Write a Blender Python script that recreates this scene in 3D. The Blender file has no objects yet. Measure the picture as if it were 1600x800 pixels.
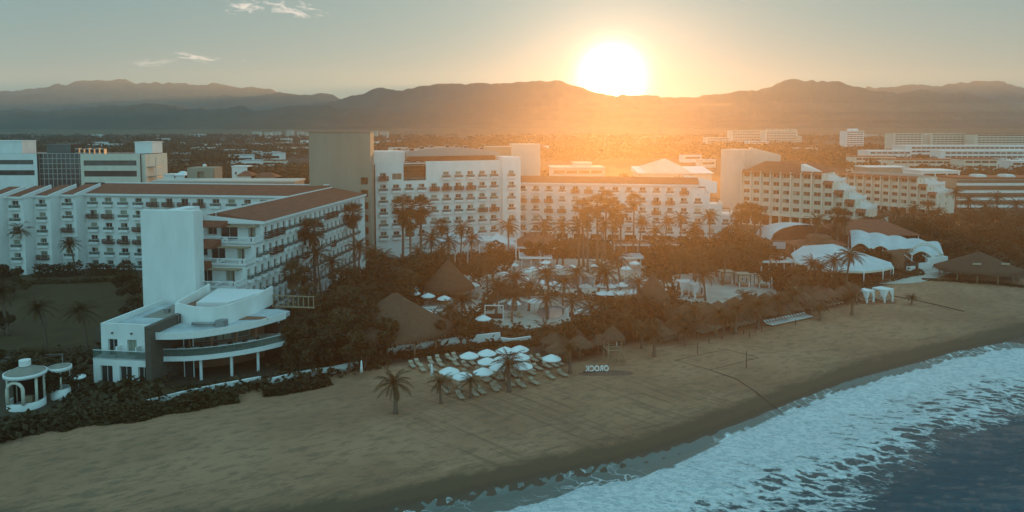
import bpy, bmesh, math, random
import numpy as np
from mathutils import Vector, Matrix, noise as mnoise

random.seed(7)
rad = math.radians
scene = bpy.context.scene
COL = scene.collection

# ------------------------------------------------------------------ camera
F_PX, CX, CY, HC = 1142.0, 800.0, 280.0, 34.0      # photo pixels (1600 wide), camera 34 m up
PITCH = rad(4.0)
cam_data = bpy.data.cameras.new("camera")
cam = bpy.data.objects.new("camera", cam_data)
COL.objects.link(cam)
cam.location = (0, 0, HC)
cam.rotation_euler = (rad(90) - PITCH, 0, 0)
cam_data.sensor_width = 36.0
cam_data.lens = 36.0 * F_PX / 1600.0
cam_data.shift_y = -0.075
cam_data.clip_start = 1.0
cam_data.clip_end = 90000.0
scene.camera = cam

# ------------------------------------------------------------------ light
SUN_AZ = rad(7.73)          # to the right of straight ahead
SUN_EL = rad(3.75)
sun_dir = Vector((math.sin(SUN_AZ) * math.cos(SUN_EL), math.cos(SUN_AZ) * math.cos(SUN_EL), math.sin(SUN_EL)))

world = bpy.data.worlds.new("World")
scene.world = world
world.use_nodes = True
wn, wl = world.node_tree.nodes, world.node_tree.links
wn.clear()
w_out = wn.new("ShaderNodeOutputWorld")
w_bg = wn.new("ShaderNodeBackground")
w_sky = wn.new("ShaderNodeTexSky")
w_sky.sky_type = 'NISHITA'
w_sky.sun_disc = False
w_sky.sun_elevation = SUN_EL
w_sky.sun_rotation = SUN_AZ
w_sky.altitude = 0
w_sky.air_density = 1.0
w_sky.dust_density = 0.6
w_sky.ozone_density = 2.0
SKY_STRENGTH = 0.15
w_geo = wn.new("ShaderNodeTexCoord")

def w_math(op, a, b=None, c=None):
    n = wn.new("ShaderNodeMath"); n.operation = op
    for i, v in enumerate((a, b, c)):
        if v is None: continue
        if isinstance(v, (int, float)): n.inputs[i].default_value = v
        else: wl.new(v, n.inputs[i])
    return n.outputs[0]

def w_dot(vec):
    n = wn.new("ShaderNodeVectorMath"); n.operation = 'DOT_PRODUCT'
    wl.new(w_geo.outputs['Generated'], n.inputs[0]); n.inputs[1].default_value = vec
    return n.outputs['Value']

# solar disc and the aureole of the hazy air round it
w_cos = w_dot(tuple(sun_dir))
w_ang = w_math('MULTIPLY', w_math('ARCCOSINE', w_math('MINIMUM', w_cos, 0.999999)), 180 / math.pi)   # degrees from the sun
g_core = w_math('MULTIPLY', w_math('EXPONENT', w_math('MULTIPLY', w_math('MULTIPLY', w_ang, w_ang), -1 / (1.75 ** 2))), 60.0)
g_mid = w_math('MULTIPLY', w_math('EXPONENT', w_math('MULTIPLY', w_ang, -1 / 3.4)), 5.0)
g_wide = w_math('MULTIPLY', w_math('EXPONENT', w_math('MULTIPLY', w_ang, -1 / 6.0)), 4.0)
def w_tint(fac, rgb):
    n = wn.new("ShaderNodeVectorMath"); n.operation = 'SCALE'
    n.inputs[0].default_value = rgb; wl.new(fac, n.inputs['Scale'])
    return n.outputs[0]
def w_add(a, b):
    n = wn.new("ShaderNodeVectorMath"); n.operation = 'ADD'
    wl.new(a, n.inputs[0]); wl.new(b, n.inputs[1])
    return n.outputs[0]
w_glow = w_add(w_add(w_tint(g_core, (1.0, 0.80, 0.52)), w_tint(g_mid, (1.0, 0.66, 0.38))), w_tint(g_wide, (1.0, 0.62, 0.42)))

# thin high cloud wisps
def cloud_wisp(px, py, wx, wy, tilt, seed):
    d = Vector(((px - CX) / F_PX, 1.0, (200.0 - py) / F_PX)).normalized()
    right = Vector((d.y, -d.x, 0)).normalized()
    up = right.cross(d)
    a, b = w_dot(tuple(right)), w_dot(tuple(up))
    ca, sa = math.cos(tilt), math.sin(tilt)
    u = w_math('ADD', w_math('MULTIPLY', a, ca * F_PX / wx), w_math('MULTIPLY', b, sa * F_PX / wx))
    v = w_math('ADD', w_math('MULTIPLY', a, -sa * F_PX / wy), w_math('MULTIPLY', b, ca * F_PX / wy))
    r = w_math('SQRT', w_math('ADD', w_math('MULTIPLY', u, u), w_math('MULTIPLY', v, v)))
    cmb = wn.new("ShaderNodeCombineXYZ")
    wl.new(w_math('MULTIPLY', u, 1.3), cmb.inputs[0]); wl.new(w_math('MULTIPLY', v, 0.9), cmb.inputs[1]); cmb.inputs[2].default_value = seed
    nz = wn.new("ShaderNodeTexNoise"); nz.inputs['Scale'].default_value = 1.6; nz.inputs['Detail'].default_value = 7; nz.inputs['Roughness'].default_value = 0.62
    nz.inputs['Distortion'].default_value = 0.6
    wl.new(cmb.outputs[0], nz.inputs['Vector'])
    front = w_math('GREATER_THAN', w_dot(tuple(d)), 0.5)
    f = w_math('MULTIPLY', w_math('SUBTRACT', nz.outputs['Fac'], w_math('MULTIPLY_ADD', r, 0.24, 0.34)), 5.0)
    n = wn.new("ShaderNodeClamp"); wl.new(f, n.inputs['Value'])
    return w_math('MULTIPLY', n.outputs[0], front)
w_cl = cloud_wisp(462, 17, 62, 13, -0.16, 3.1)
w_cl = w_math('MAXIMUM', w_cl, cloud_wisp(388, 14, 34, 10, 0.0, 8.7))
w_cl = w_math('MAXIMUM', w_cl, cloud_wisp(312, 91, 50, 7, -0.10, 5.2))
w_cl = w_math('MAXIMUM', w_cl, w_math('MULTIPLY', cloud_wisp(250, 98, 55, 6, 0.1, 1.2), 0.5))
w_mix = wn.new("ShaderNodeMix"); w_mix.data_type = 'RGBA'
wl.new(w_math('MULTIPLY', w_cl, 0.75), w_mix.inputs[0])
sky_sc = wn.new("ShaderNodeVectorMath"); sky_sc.operation = 'MULTIPLY'
w_gam = wn.new("ShaderNodeGamma"); w_gam.inputs[1].default_value = 0.20     # a soft, low-contrast sunrise sky
wl.new(w_sky.outputs[0], w_gam.inputs[0])
wl.new(w_gam.outputs[0], sky_sc.inputs[0]); sky_sc.inputs[1].default_value = (0.78, 1.56, 1.70)
# sky overhead and opposite the sun boosted, an added fill for the facades
w_fill = wn.new("ShaderNodeMapRange"); w_fill.interpolation_type = 'SMOOTHSTEP'
wl.new(w_ang, w_fill.inputs[0])
for _i, _v in ((1, 38.0), (2, 85.0), (3, 1.0), (4, 2.9)): w_fill.inputs[_i].default_value = _v
sky_fill = wn.new("ShaderNodeVectorMath"); sky_fill.operation = 'SCALE'
wl.new(sky_sc.outputs[0], sky_fill.inputs[0]); wl.new(w_fill.outputs[0], sky_fill.inputs['Scale'])
wl.new(w_add(sky_fill.outputs[0], w_glow), w_mix.inputs[6])
w_mix.inputs[7].default_value = (6.0, 5.4, 4.8, 1)
wl.new(w_mix.outputs[2], w_bg.inputs['Color'])
w_bg.inputs['Strength'].default_value = SKY_STRENGTH
wl.new(w_bg.outputs[0], w_out.inputs['Surface'])

sun_data = bpy.data.lights.new("sun", 'SUN')
sun_data.energy = 5.0
sun_data.angle = rad(0.5)
sun_data.color = (1.0, 0.47, 0.15)
sun = bpy.data.objects.new("sun", sun_data)
COL.objects.link(sun)
sun.rotation_euler = (-sun_dir).to_track_quat('-Z', 'Y').to_euler()
sun.location = (60, 300, 300)

scene.view_settings.view_transform = 'Standard'
scene.view_settings.look = 'None'
scene.view_settings.exposure = 0.25
scene.view_settings.gamma = 1.0
scene.cycles.max_bounces = 6
scene.cycles.volume_bounces = 0
scene.cycles.transparent_max_bounces = 6
scene.cycles.sample_clamp_indirect = 4.0

# ------------------------------------------------------------------ helpers
cP, sP = math.cos(PITCH), math.sin(PITCH)
def ray(px, py):
    x, v = (px - CX) / F_PX, (CY - py) / F_PX
    return Vector((x, cP + v * sP, -sP + v * cP))
def at(px, py, Y):
    """world point seen at a photo pixel at depth Y"""
    d = ray(px, py); return Vector((0, 0, HC)) + d * (Y / d.y)
def on(px, py, z=0.0):
    """world point seen at a photo pixel on a level z"""
    d = ray(px, py); return Vector((0, 0, HC)) + d * ((z - HC) / d.z)
def to_px(p):
    x, y, z = p[0], p[1], p[2] - HC
    fwd = y * cP - z * sP; up = y * sP + z * cP
    return CX + F_PX * x / fwd, CY - F_PX * up / fwd

# the shore: veg line, berm and waterline, as polylines in plan; sea level -3
SEA_Z = -3.0
WATER = [(-160, 0), (-80, 38)] + [tuple(on(px, py, SEA_Z)[:2]) for px, py in
         ((640, 800), (870, 752), (1045, 716), (1145, 682), (1230, 645), (1330, 604), (1430, 580), (1500, 557), (1600, 541))] + [(160, 168), (260, 235), (420, 330), (900, 560), (2500, 1200), (30000, 12000)]
BERM = [(-400, -60), (-160, 20), (-75, 62)] + [tuple(on(px, py, -0.6)[:2]) for px, py in
         ((300, 800), (560, 770), (700, 742), (950, 690), (1100, 640), (1250, 590), (1400, 545), (1600, 500))] + [(170, 195), (270, 255), (430, 350), (900, 600), (2500, 1260), (30000, 12300)]
def poly_y(line, x):
    for (x0, y0), (x1, y1) in zip(line, line[1:]):
        if x <= x1: 
            t = (x - x0) / (x1 - x0) if x1 != x0 else 0
            return y0 + (y1 - y0) * max(t, -5)
    return line[-1][1]
def smooth(t):
    t = min(1.0, max(0.0, t)); return t * t * (3 - 2 * t)
def terrain_z(x, y):
    yw, yb = poly_y(WATER, x), poly_y(BERM, x)
    if y >= yb:
        k = min(1.0, (y - yb) / 20.0)
        z = -0.9 * (1 - smooth(k))
    elif y >= yw:
        t = (yb - y) / max(0.1, yb - yw)
        z = -0.9 + (SEA_Z + 0.9) * (0.12 * smooth(t * 2.2) + 0.88 * t)
    else:
        z = SEA_Z - min(4.0, (yw - y) * 0.06)
    if z > -2.9 and y < 400:
        k = smooth((yb + 22 - y) / 20)
        k *= smooth((y - yw - 5) / 9); z += k * 0.12 * mnoise.fractal(Vector((x * 0.11, y * 0.11, 0)), 0.7, 2.0, 5)
    return z
def gnd(px, py):
    d = ray(px, py); C0 = Vector((0, 0, HC)); lo, hi = (1.0 - HC) / d.z, (-6.0 - HC) / d.z
    for _ in range(24):
        t = (lo + hi) / 2; p = C0 + d * t
        if p.z > terrain_z(p.x, p.y): lo = t
        else: hi = t
    return Vector((p.x, p.y, terrain_z(p.x, p.y)))

def new_obj(name, mesh, parent=None, loc=None, rz=0.0):
    o = bpy.data.objects.new(name, mesh); COL.objects.link(o)
    if parent is not None: o.parent = parent
    if loc is not None: o.location = loc
    if rz: o.rotation_euler = (0, 0, rz)
    return o
def tag(o, label=None, cat=None, group=None, kind=None):
    if label: o["label"] = label
    if cat: o["category"] = cat
    if group: o["group"] = group
    if kind: o["kind"] = kind
    return o
def thing(name, loc=(0, 0, 0), rz=0.0, label=None, cat=None, group=None):
    return tag(new_obj(name, None, None, loc, rz), label, cat, group)
def copy_tree(o, parent=None):
    c = o.copy(); COL.objects.link(c)
    if parent is not None: c.parent = parent
    for ch in list(o.children): copy_tree(ch, c)
    return c

class MB:
    """collects shapes, links them as one mesh object; M is a local frame"""
    def __init__(s): s.v, s.f, s.m, s.mats, s.sm = [], [], [], [], []
    def mi(s, mat):
        if mat not in s.mats: s.mats.append(mat)
        return s.mats.index(mat)
    def add(s, verts, faces, mat, smooth=False):
        b = len(s.v); i = s.mi(mat)
        s.v += [tuple(v) for v in verts]
        for f in faces:
            s.f.append(tuple(b + k for k in f)); s.m.append(i); s.sm.append(smooth)
        return s
    def box(s, x0, x1, y0, y1, z0, z1, mat, M=None):
        vs = [Vector((x, y, z)) for z in (z0, z1) for y in (y0, y1) for x in (x0, x1)]
        if M is not None: vs = [M @ v for v in vs]
        return s.add(vs, [(0, 2, 3, 1), (4, 5, 7, 6), (0, 1, 5, 4), (2, 6, 7, 3), (0, 4, 6, 2), (1, 3, 7, 5)], mat)
    def prism(s, pts, z0, z1, mat, z1s=None):
        """pts: CCW plan polygon; z1s optional height per vertex"""
        n = len(pts)
        vs = [(p[0], p[1], z0) for p in pts] + [(p[0], p[1], (z1s[i] if z1s else z1)) for i, p in enumerate(pts)]
        fs = [tuple(range(n - 1, -1, -1)), tuple(range(n, 2 * n))] + [(i, (i + 1) % n, n + (i + 1) % n, n + i) for i in range(n)]
        return s.add(vs, fs, mat)
    def quad(s, a, b, c, d, mat): return s.add([a, b, c, d], [(0, 1, 2, 3)], mat)
    def tube(s, pts, radii, mat, n=8, cap=True):
        vs, fs = [], []
        for i, p in enumerate(pts):
            p = Vector(p)
            a = Vector(pts[min(i + 1, len(pts) - 1)]) - Vector(pts[max(i - 1, 0)])
            a.normalize()
            r = a.cross(Vector((0, 0, 1))) if abs(a.z) < 0.95 else a.cross(Vector((0, 1, 0)))
            r.normalize(); q = r.cross(a)
            R = radii[i] if isinstance(radii, (list, tuple)) else radii
            for k in range(n):
                t = 2 * math.pi * k / n
                vs.append(p + (r * math.cos(t) + q * math.sin(t)) * R)
        for i in range(len(pts) - 1):
            for k in range(n):
                fs.append((i * n + k, i * n + (k + 1) % n, (i + 1) * n + (k + 1) % n, (i + 1) * n + k))
        if cap:
            fs.append(tuple(range(n - 1, -1, -1))); fs.append(tuple(range((len(pts) - 1) * n, len(pts) * n)))
        return s.add(vs, fs, mat, True)
    def lathe(s, prof, mat, n=24, c=(0, 0, 0), smooth=True, jit=0.0, sx=1.0, sy=1.0):
        vs, fs = [], []
        for i, (r, z) in enumerate(prof):
            for k in range(n):
                t = 2 * math.pi * k / n
                j = 1 + jit * (random.random() - 0.5) if 0 < i else 1
                vs.append((c[0] + sx * r * j * math.cos(t), c[1] + sy * r * j * math.sin(t), c[2] + z))
        for i in range(len(prof) - 1):
            for k in range(n):
                fs.append((i * n + k, i * n + (k + 1) % n, (i + 1) * n + (k + 1) % n, (i + 1) * n + k))
        return s.add(vs, fs, mat, smooth)
    def mesh(s, name):
        me = bpy.data.meshes.new(name)
        me.from_pydata(s.v, [], s.f)
        for mt in s.mats: me.materials.append(mt)
        me.polygons.foreach_set("material_index", s.m)
        me.polygons.foreach_set("use_smooth", s.sm)
        me.update(); return me
    def build(s, name, parent=None, loc=None, rz=0.0):
        return new_obj(name, s.mesh(name), parent, loc, rz)

# ------------------------------------------------------------------ materials
def mat(name, rgb, rough=0.8, metal=0.0, var=0.12, scale=3.0, bump=0.0, bscale=20.0, rgb2=None, spec=0.3, detail=6, objrand=0.0, coord='Object', stretch=None, thresh=None):
    m = bpy.data.materials.new(name); m.use_nodes = True
    nt = m.node_tree; nd, lk = nt.nodes, nt.links
    b = nd["Principled BSDF"]
    b.inputs["Roughness"].default_value = rough; b.inputs["Metallic"].default_value = metal
    b.inputs["Specular IOR Level"].default_value = spec
    tc = nd.new("ShaderNodeTexCoord"); vec = tc.outputs[coord]
    if stretch:
        mp = nd.new("ShaderNodeMapping"); mp.inputs['Scale'].default_value = stretch
        lk.new(vec, mp.inputs[0]); vec = mp.outputs[0]
    nz = nd.new("ShaderNodeTexNoise"); nz.inputs["Scale"].default_value = scale; nz.inputs["Detail"].default_value = detail
    nz.inputs["Roughness"].default_value = 0.6
    lk.new(vec, nz.inputs["Vector"])
    cr = nd.new("ShaderNodeValToRGB")
    lo = thresh[0] if thresh else 0.3; hi = thresh[1] if thresh else 0.7
    cr.color_ramp.elements[0].position = lo; cr.color_ramp.elements[1].position = hi
    a = rgb; c2 = rgb2 if rgb2 else tuple(min(1, c * (1 + var)) for c in rgb)
    if not rgb2: a = tuple(c * (1 - var) for c in rgb)
    cr.color_ramp.elements[0].color = (*a, 1); cr.color_ramp.elements[1].color = (*c2, 1)
    lk.new(nz.outputs["Fac"], cr.inputs[0])
    out = cr.outputs[0]
    if objrand:
        oi = nd.new("ShaderNodeObjectInfo"); hs = nd.new("ShaderNodeHueSaturation")
        mr = nd.new("ShaderNodeMapRange"); mr.inputs[3].default_value = 1 - objrand; mr.inputs[4].default_value = 1 + objrand
        lk.new(oi.outputs["Random"], mr.inputs[0]); lk.new(mr.outputs[0], hs.inputs["Value"]); lk.new(out, hs.inputs["Color"])
        out = hs.outputs[0]
    lk.new(out, b.inputs["Base Color"])
    if bump:
        n2 = nd.new("ShaderNodeTexNoise"); n2.inputs["Scale"].default_value = bscale; n2.inputs["Detail"].default_value = 5
        lk.new(vec, n2.inputs["Vector"])
        bp = nd.new("ShaderNodeBump"); bp.inputs["Strength"].default_value = bump; bp.inputs["Distance"].default_value = 0.1
        lk.new(n2.outputs["Fac"], bp.inputs["Height"]); lk.new(bp.outputs[0], b.inputs["Normal"])
    return m

# ------------------------------------------------------------------ the land
def sand_material():
    m = bpy.data.materials.new("ground_mat"); m.use_nodes = True
    nt = m.node_tree; nd, lk = nt.nodes, nt.links; b = nd["Principled BSDF"]
    def N(t, **k):
        n = nd.new(t)
        for a, v in k.items(): setattr(n, a, v)
        return n
    def math_(op, a, b_=None, c=None):
        n = N("ShaderNodeMath", operation=op)
        for i, v in enumerate((a, b_, c)):
            if v is None: continue
            if isinstance(v, (int, float)): n.inputs[i].default_value = v
            else: lk.new(v, n.inputs[i])
        return n.outputs[0]
    def noise(scale, detail=6, rough=0.6, sc=None, rot=0.0, dist=0.0):
        mp = N("ShaderNodeMapping", vector_type='TEXTURE'); mp.inputs['Scale'].default_value = tuple(1 / c for c in (sc or (1, 1, 1))); mp.inputs['Rotation'].default_value = (0, 0, rot)
        lk.new(geo.outputs['Position'], mp.inputs[0])
        n = N("ShaderNodeTexNoise"); n.inputs['Scale'].default_value = scale; n.inputs['Detail'].default_value = detail; n.inputs['Roughness'].default_value = rough
        n.inputs['Distortion'].default_value = dist
        lk.new(mp.outputs[0], n.inputs['Vector']); return n.outputs['Fac']
    def mixc(f, a, c):
        n = N("ShaderNodeMix", data_type='RGBA')
        if isinstance(f, (int, float)): n.inputs[0].default_value = f
        else: lk.new(f, n.inputs[0])
        for i, v in ((6, a), (7, c)):
            if isinstance(v, tuple): n.inputs[i].default_value = (*v, 1)
            else: lk.new(v, n.inputs[i])
        return n.outputs[2]
    def ramp(f, lo, hi):
        n = N("ShaderNodeMapRange"); n.interpolation_type = 'SMOOTHSTEP'
        lk.new(f, n.inputs[0]); n.inputs[1].default_value = lo; n.inputs[2].default_value = hi; return n.outputs[0]
    geo = N("ShaderNodeNewGeometry")
    at_w = N("ShaderNodeAttribute", attribute_name="wet"); at_t = N("ShaderNodeAttribute", attribute_name="town")
    at_r = N("ShaderNodeAttribute", attribute_name="rake")
    ang = rad(29)
    big = noise(0.05, 8, 0.62)
    dry = mixc(ramp(big, 0.35, 0.65), (0.31, 0.158, 0.088), (0.42, 0.228, 0.130))
    mott = noise(0.5, 9, 0.72, (1, 2.2, 1), ang)
    dry = mixc(math_('MULTIPLY', ramp(mott, 0.46, 0.64), 0.7), dry, (0.17, 0.112, 0.068))
    # raked tractor lines running along and down the beach
    ln = noise(1.0, 4, 0.65, (0.05, 1.5, 1), rad(-40), 0.12)
    dry = mixc(math_('MULTIPLY', math_('MULTIPLY', ramp(ln, 0.5, 0.62), at_r.outputs['Fac']), 0.55), dry, (0.14, 0.09, 0.055))
    # coarse churned sand on the berm face, wet sand below
    ln2 = noise(0.35, 8, 0.75, (0.25, 1.4, 1), ang, 0.8)
    wetn = math_('ADD', at_w.outputs['Fac'], math_('MULTIPLY', math_('SUBTRACT', ln2, 0.5), 0.85))
    churn = mixc(ramp(wetn, 0.10, 0.42), dry, (0.125, 0.08, 0.048))
    wet = mixc(ramp(at_w.outputs['Fac'], 0.62, 0.85), churn, (0.085, 0.056, 0.034))
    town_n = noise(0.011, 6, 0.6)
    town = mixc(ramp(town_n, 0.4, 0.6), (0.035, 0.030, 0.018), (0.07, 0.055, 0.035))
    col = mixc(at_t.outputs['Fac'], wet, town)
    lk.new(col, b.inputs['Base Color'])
    r1 = ramp(at_w.outputs['Fac'], 0.70, 0.95)
    rr = math_('MULTIPLY_ADD', r1, -0.50, 0.92); lk.new(rr, b.inputs['Roughness'])
    b.inputs['Specular IOR Level'].default_value = 0.35
    bn = math_('ADD', math_('MULTIPLY', noise(1.2, 8, 0.75, (1, 1.6, 1), ang), 0.6), math_('MULTIPLY', math_('MULTIPLY', ln, at_r.outputs['Fac']), 0.5))
    bp = N("ShaderNodeBump"); bp.inputs['Distance'].default_value = 0.35
    lk.new(math_('MULTIPLY_ADD', r1, -0.75, 0.8), bp.inputs['Strength'])
    lk.new(bn, bp.inputs['Height']); lk.new(bp.outputs[0], b.inputs['Normal'])
    return m

def grid_mesh(name, xs, ys, zf, mat_, attrs=None, smooth_=True):
    nx, ny = len(xs), len(ys)
    v = np.zeros((ny, nx, 3)); v[..., 0] = np.array(xs)[None, :]; v[..., 1] = np.array(ys)[:, None]
    for j in range(ny):
        for i in range(nx): v[j, i, 2] = zf(xs[i], ys[j])
    idx = np.arange(nx * ny).reshape(ny, nx)
    f = np.stack([idx[:-1, :-1], idx[:-1, 1:], idx[1:, 1:], idx[1:, :-1]], -1).reshape(-1, 4)
    me = bpy.data.meshes.new(name); me.from_pydata(v.reshape(-1, 3).tolist(), [], f.tolist())
    me.materials.append(mat_)
    me.polygons.foreach_set("use_smooth", [smooth_] * len(me.polygons))
    for an, fn in (attrs or {}).items():
        a = me.attributes.new(an, 'FLOAT', 'POINT')
        a.data.foreach_set("value", [float(fn(p[0], p[1])) for p in v.reshape(-1, 3)])
    return me

def wetness(x, y):
    yw, yb = poly_y(WATER, x), poly_y(BERM, x)
    if y > yb + 8: return 0.0
    if y > yb: return 0.25 * (1 - (y - yb) / 8)
    return min(1.0, 0.25 + 0.95 * (yb - y) / max(0.5, yb - yw))
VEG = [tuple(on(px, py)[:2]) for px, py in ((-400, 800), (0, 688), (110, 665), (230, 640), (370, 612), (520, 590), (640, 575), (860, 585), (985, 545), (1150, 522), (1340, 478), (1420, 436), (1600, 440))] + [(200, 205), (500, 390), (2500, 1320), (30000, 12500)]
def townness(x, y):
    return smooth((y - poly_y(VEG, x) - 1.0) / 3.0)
def rakeness(x, y):
    p = to_px((x, y, 0))
    k = smooth((p[0] - 560) / 200) * (1 - smooth((p[0] - 1120) / 120)) * smooth((p[1] - 575) / 30)
    return k * (1 if y > poly_y(BERM, x) - 2 else 0.3)
gx = sorted(set([-30000, -12000, -5000, -2000, -900, -450, -260, -180, -130] + [round(-100 + i * 1.0, 2) for i in range(271)] + [180, 200, 240, 300, 400, 600, 1000, 2000, 5000, 12000, 30000]))
gy = sorted(set([-30000, -5000, -800, -200, -60, -20, 10] + [round(30 + i * 1.0, 2) for i in range(211)] + [250, 265, 290, 330, 400, 520, 700, 1000, 1600, 3000, 6000, 12000, 30000]))
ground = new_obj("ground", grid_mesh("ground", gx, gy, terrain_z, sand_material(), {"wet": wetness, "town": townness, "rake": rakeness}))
tag(ground, kind="structure")

# ---- mountains: ridgelines as seen, each range with its own distance and body
def range_mesh(name, pts, D, depth, mat_, seed, rough):
    pxs = np.arange(-260, 1860, 4.0)
    px0 = [p[0] for p in pts]; py0 = [p[1] for p in pts]
    ridge = np.interp(pxs, px0, py0)
    rows = [(-1.0, 0.0)] + [(-1 + k / 16, 0) for k in range(1, 17)] + [(0.25, 0), (0.6, 0), (1.0, 0)]
    v = []
    for t, _ in rows:
        for i, px in enumerate(pxs):
            n1 = mnoise.fractal(Vector((px * 0.03, seed, 0)), 0.62, 2.1, 7) * 2.4 - abs(mnoise.noise(Vector((px * 0.055, seed, 4)))) * 2.6
            d = D + t * depth * (1 + 0.25 * mnoise.noise(Vector((px * 0.006, seed * 2, 0))))
            h = (200 - (ridge[i] + rough * n1)) / F_PX * D + HC
            h = max(h, 2)
            env = (1 - abs(t)) if t > 0 else (1 + t) ** 0.85
            x = (px - CX) / F_PX * d
            gul = mnoise.ridged_multi_fractal(Vector((x * 0.0022 + seed, d * 0.0019, seed)), 0.9, 2.1, 6, 1.0, 2.0)
            k = env * (1 - env) * 4
            z = h * env + (gul - 1.1) * 0.24 * h * k
            z = min(z, h * (0.15 + 0.85 * env) if t < 0 else z)
            v.append((x, d, z - (6 if abs(t) == 1 else 0)))
    nx = len(pxs); ny = len(rows)
    idx = np.arange(nx * ny).reshape(ny, nx)
    f = np.stack([idx[:-1, :-1], idx[:-1, 1:], idx[1:, 1:], idx[1:, :-1]], -1).reshape(-1, 4)
    me = bpy.data.meshes.new(name); me.from_pydata(v, [], f.tolist()); me.materials.append(mat_)
    me.polygons.foreach_set("use_smooth", [True] * len(me.polygons))
    return tag(new_obj(name, me), kind="structure")
M_hill = mat("hill_mat", (0.045, 0.048, 0.03), rough=0.95, rgb2=(0.085, 0.075, 0.05), scale=0.002, coord='Object', spec=0.1)
range_mesh("hills", [(-300, 178), (0, 172), (25, 170), (60, 175), (100, 172), (165, 167), (220, 165), (265, 163), (300, 170), (350, 171), (380, 167), (400, 175), (440, 170), (480, 165), (530, 166), (600, 172), (700, 180), (900, 192), (1900, 194)], 4000, 900, M_hill, 1.3, 1.2)
range_mesh("mountains", [(-300, 200), (300, 198), (400, 186), (450, 172), (530, 156), (565, 148), (600, 137), (625, 141), (660, 136), (690, 131), (740, 132), (752, 130), (780, 134), (800, 131), (840, 128), (870, 126), (895, 134), (930, 146), (955, 149), (1010, 151), (1050, 152), (1080, 152), (1150, 145), (1200, 137), (1225, 128), (1240, 124), (1260, 127), (1310, 129), (1330, 135), (1355, 141), (1400, 146), (1435, 141), (1465, 146), (1500, 145), (1550, 157), (1600, 173), (1900, 190)], 5500, 1300, M_hill, 4.1, 1.3)
range_mesh("mountains", [(-300, 150), (0, 150), (50, 148), (90, 150), (125, 158), (165, 160), (220, 158), (280, 150), (340, 152), (400, 150), (430, 147), (460, 149), (500, 146), (520, 148), (535, 156), (600, 165), (700, 190), (1900, 196)], 6600, 900, M_hill, 7.7, 1.3)
range_mesh("mountains", [(-300, 150), (0, 144), (60, 140), (90, 132), (110, 133), (135, 126), (160, 126), (205, 126), (215, 131), (250, 130), (280, 130), (310, 133), (335, 132), (360, 136), (400, 137), (430, 143), (450, 147), (470, 149), (520, 155), (600, 170), (700, 192), (1900, 196)], 8000, 1000, M_hill, 9.9, 1.3)
range_mesh("mountains", [(-300, 197), (1250, 190), (1300, 160), (1340, 143), (1352, 137), (1365, 140), (1385, 138), (1420, 132), (1460, 135), (1500, 131), (1535, 128), (1565, 130), (1600, 138), (1900, 150)], 7600, 1000, M_hill, 12.1, 1.3)

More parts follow.
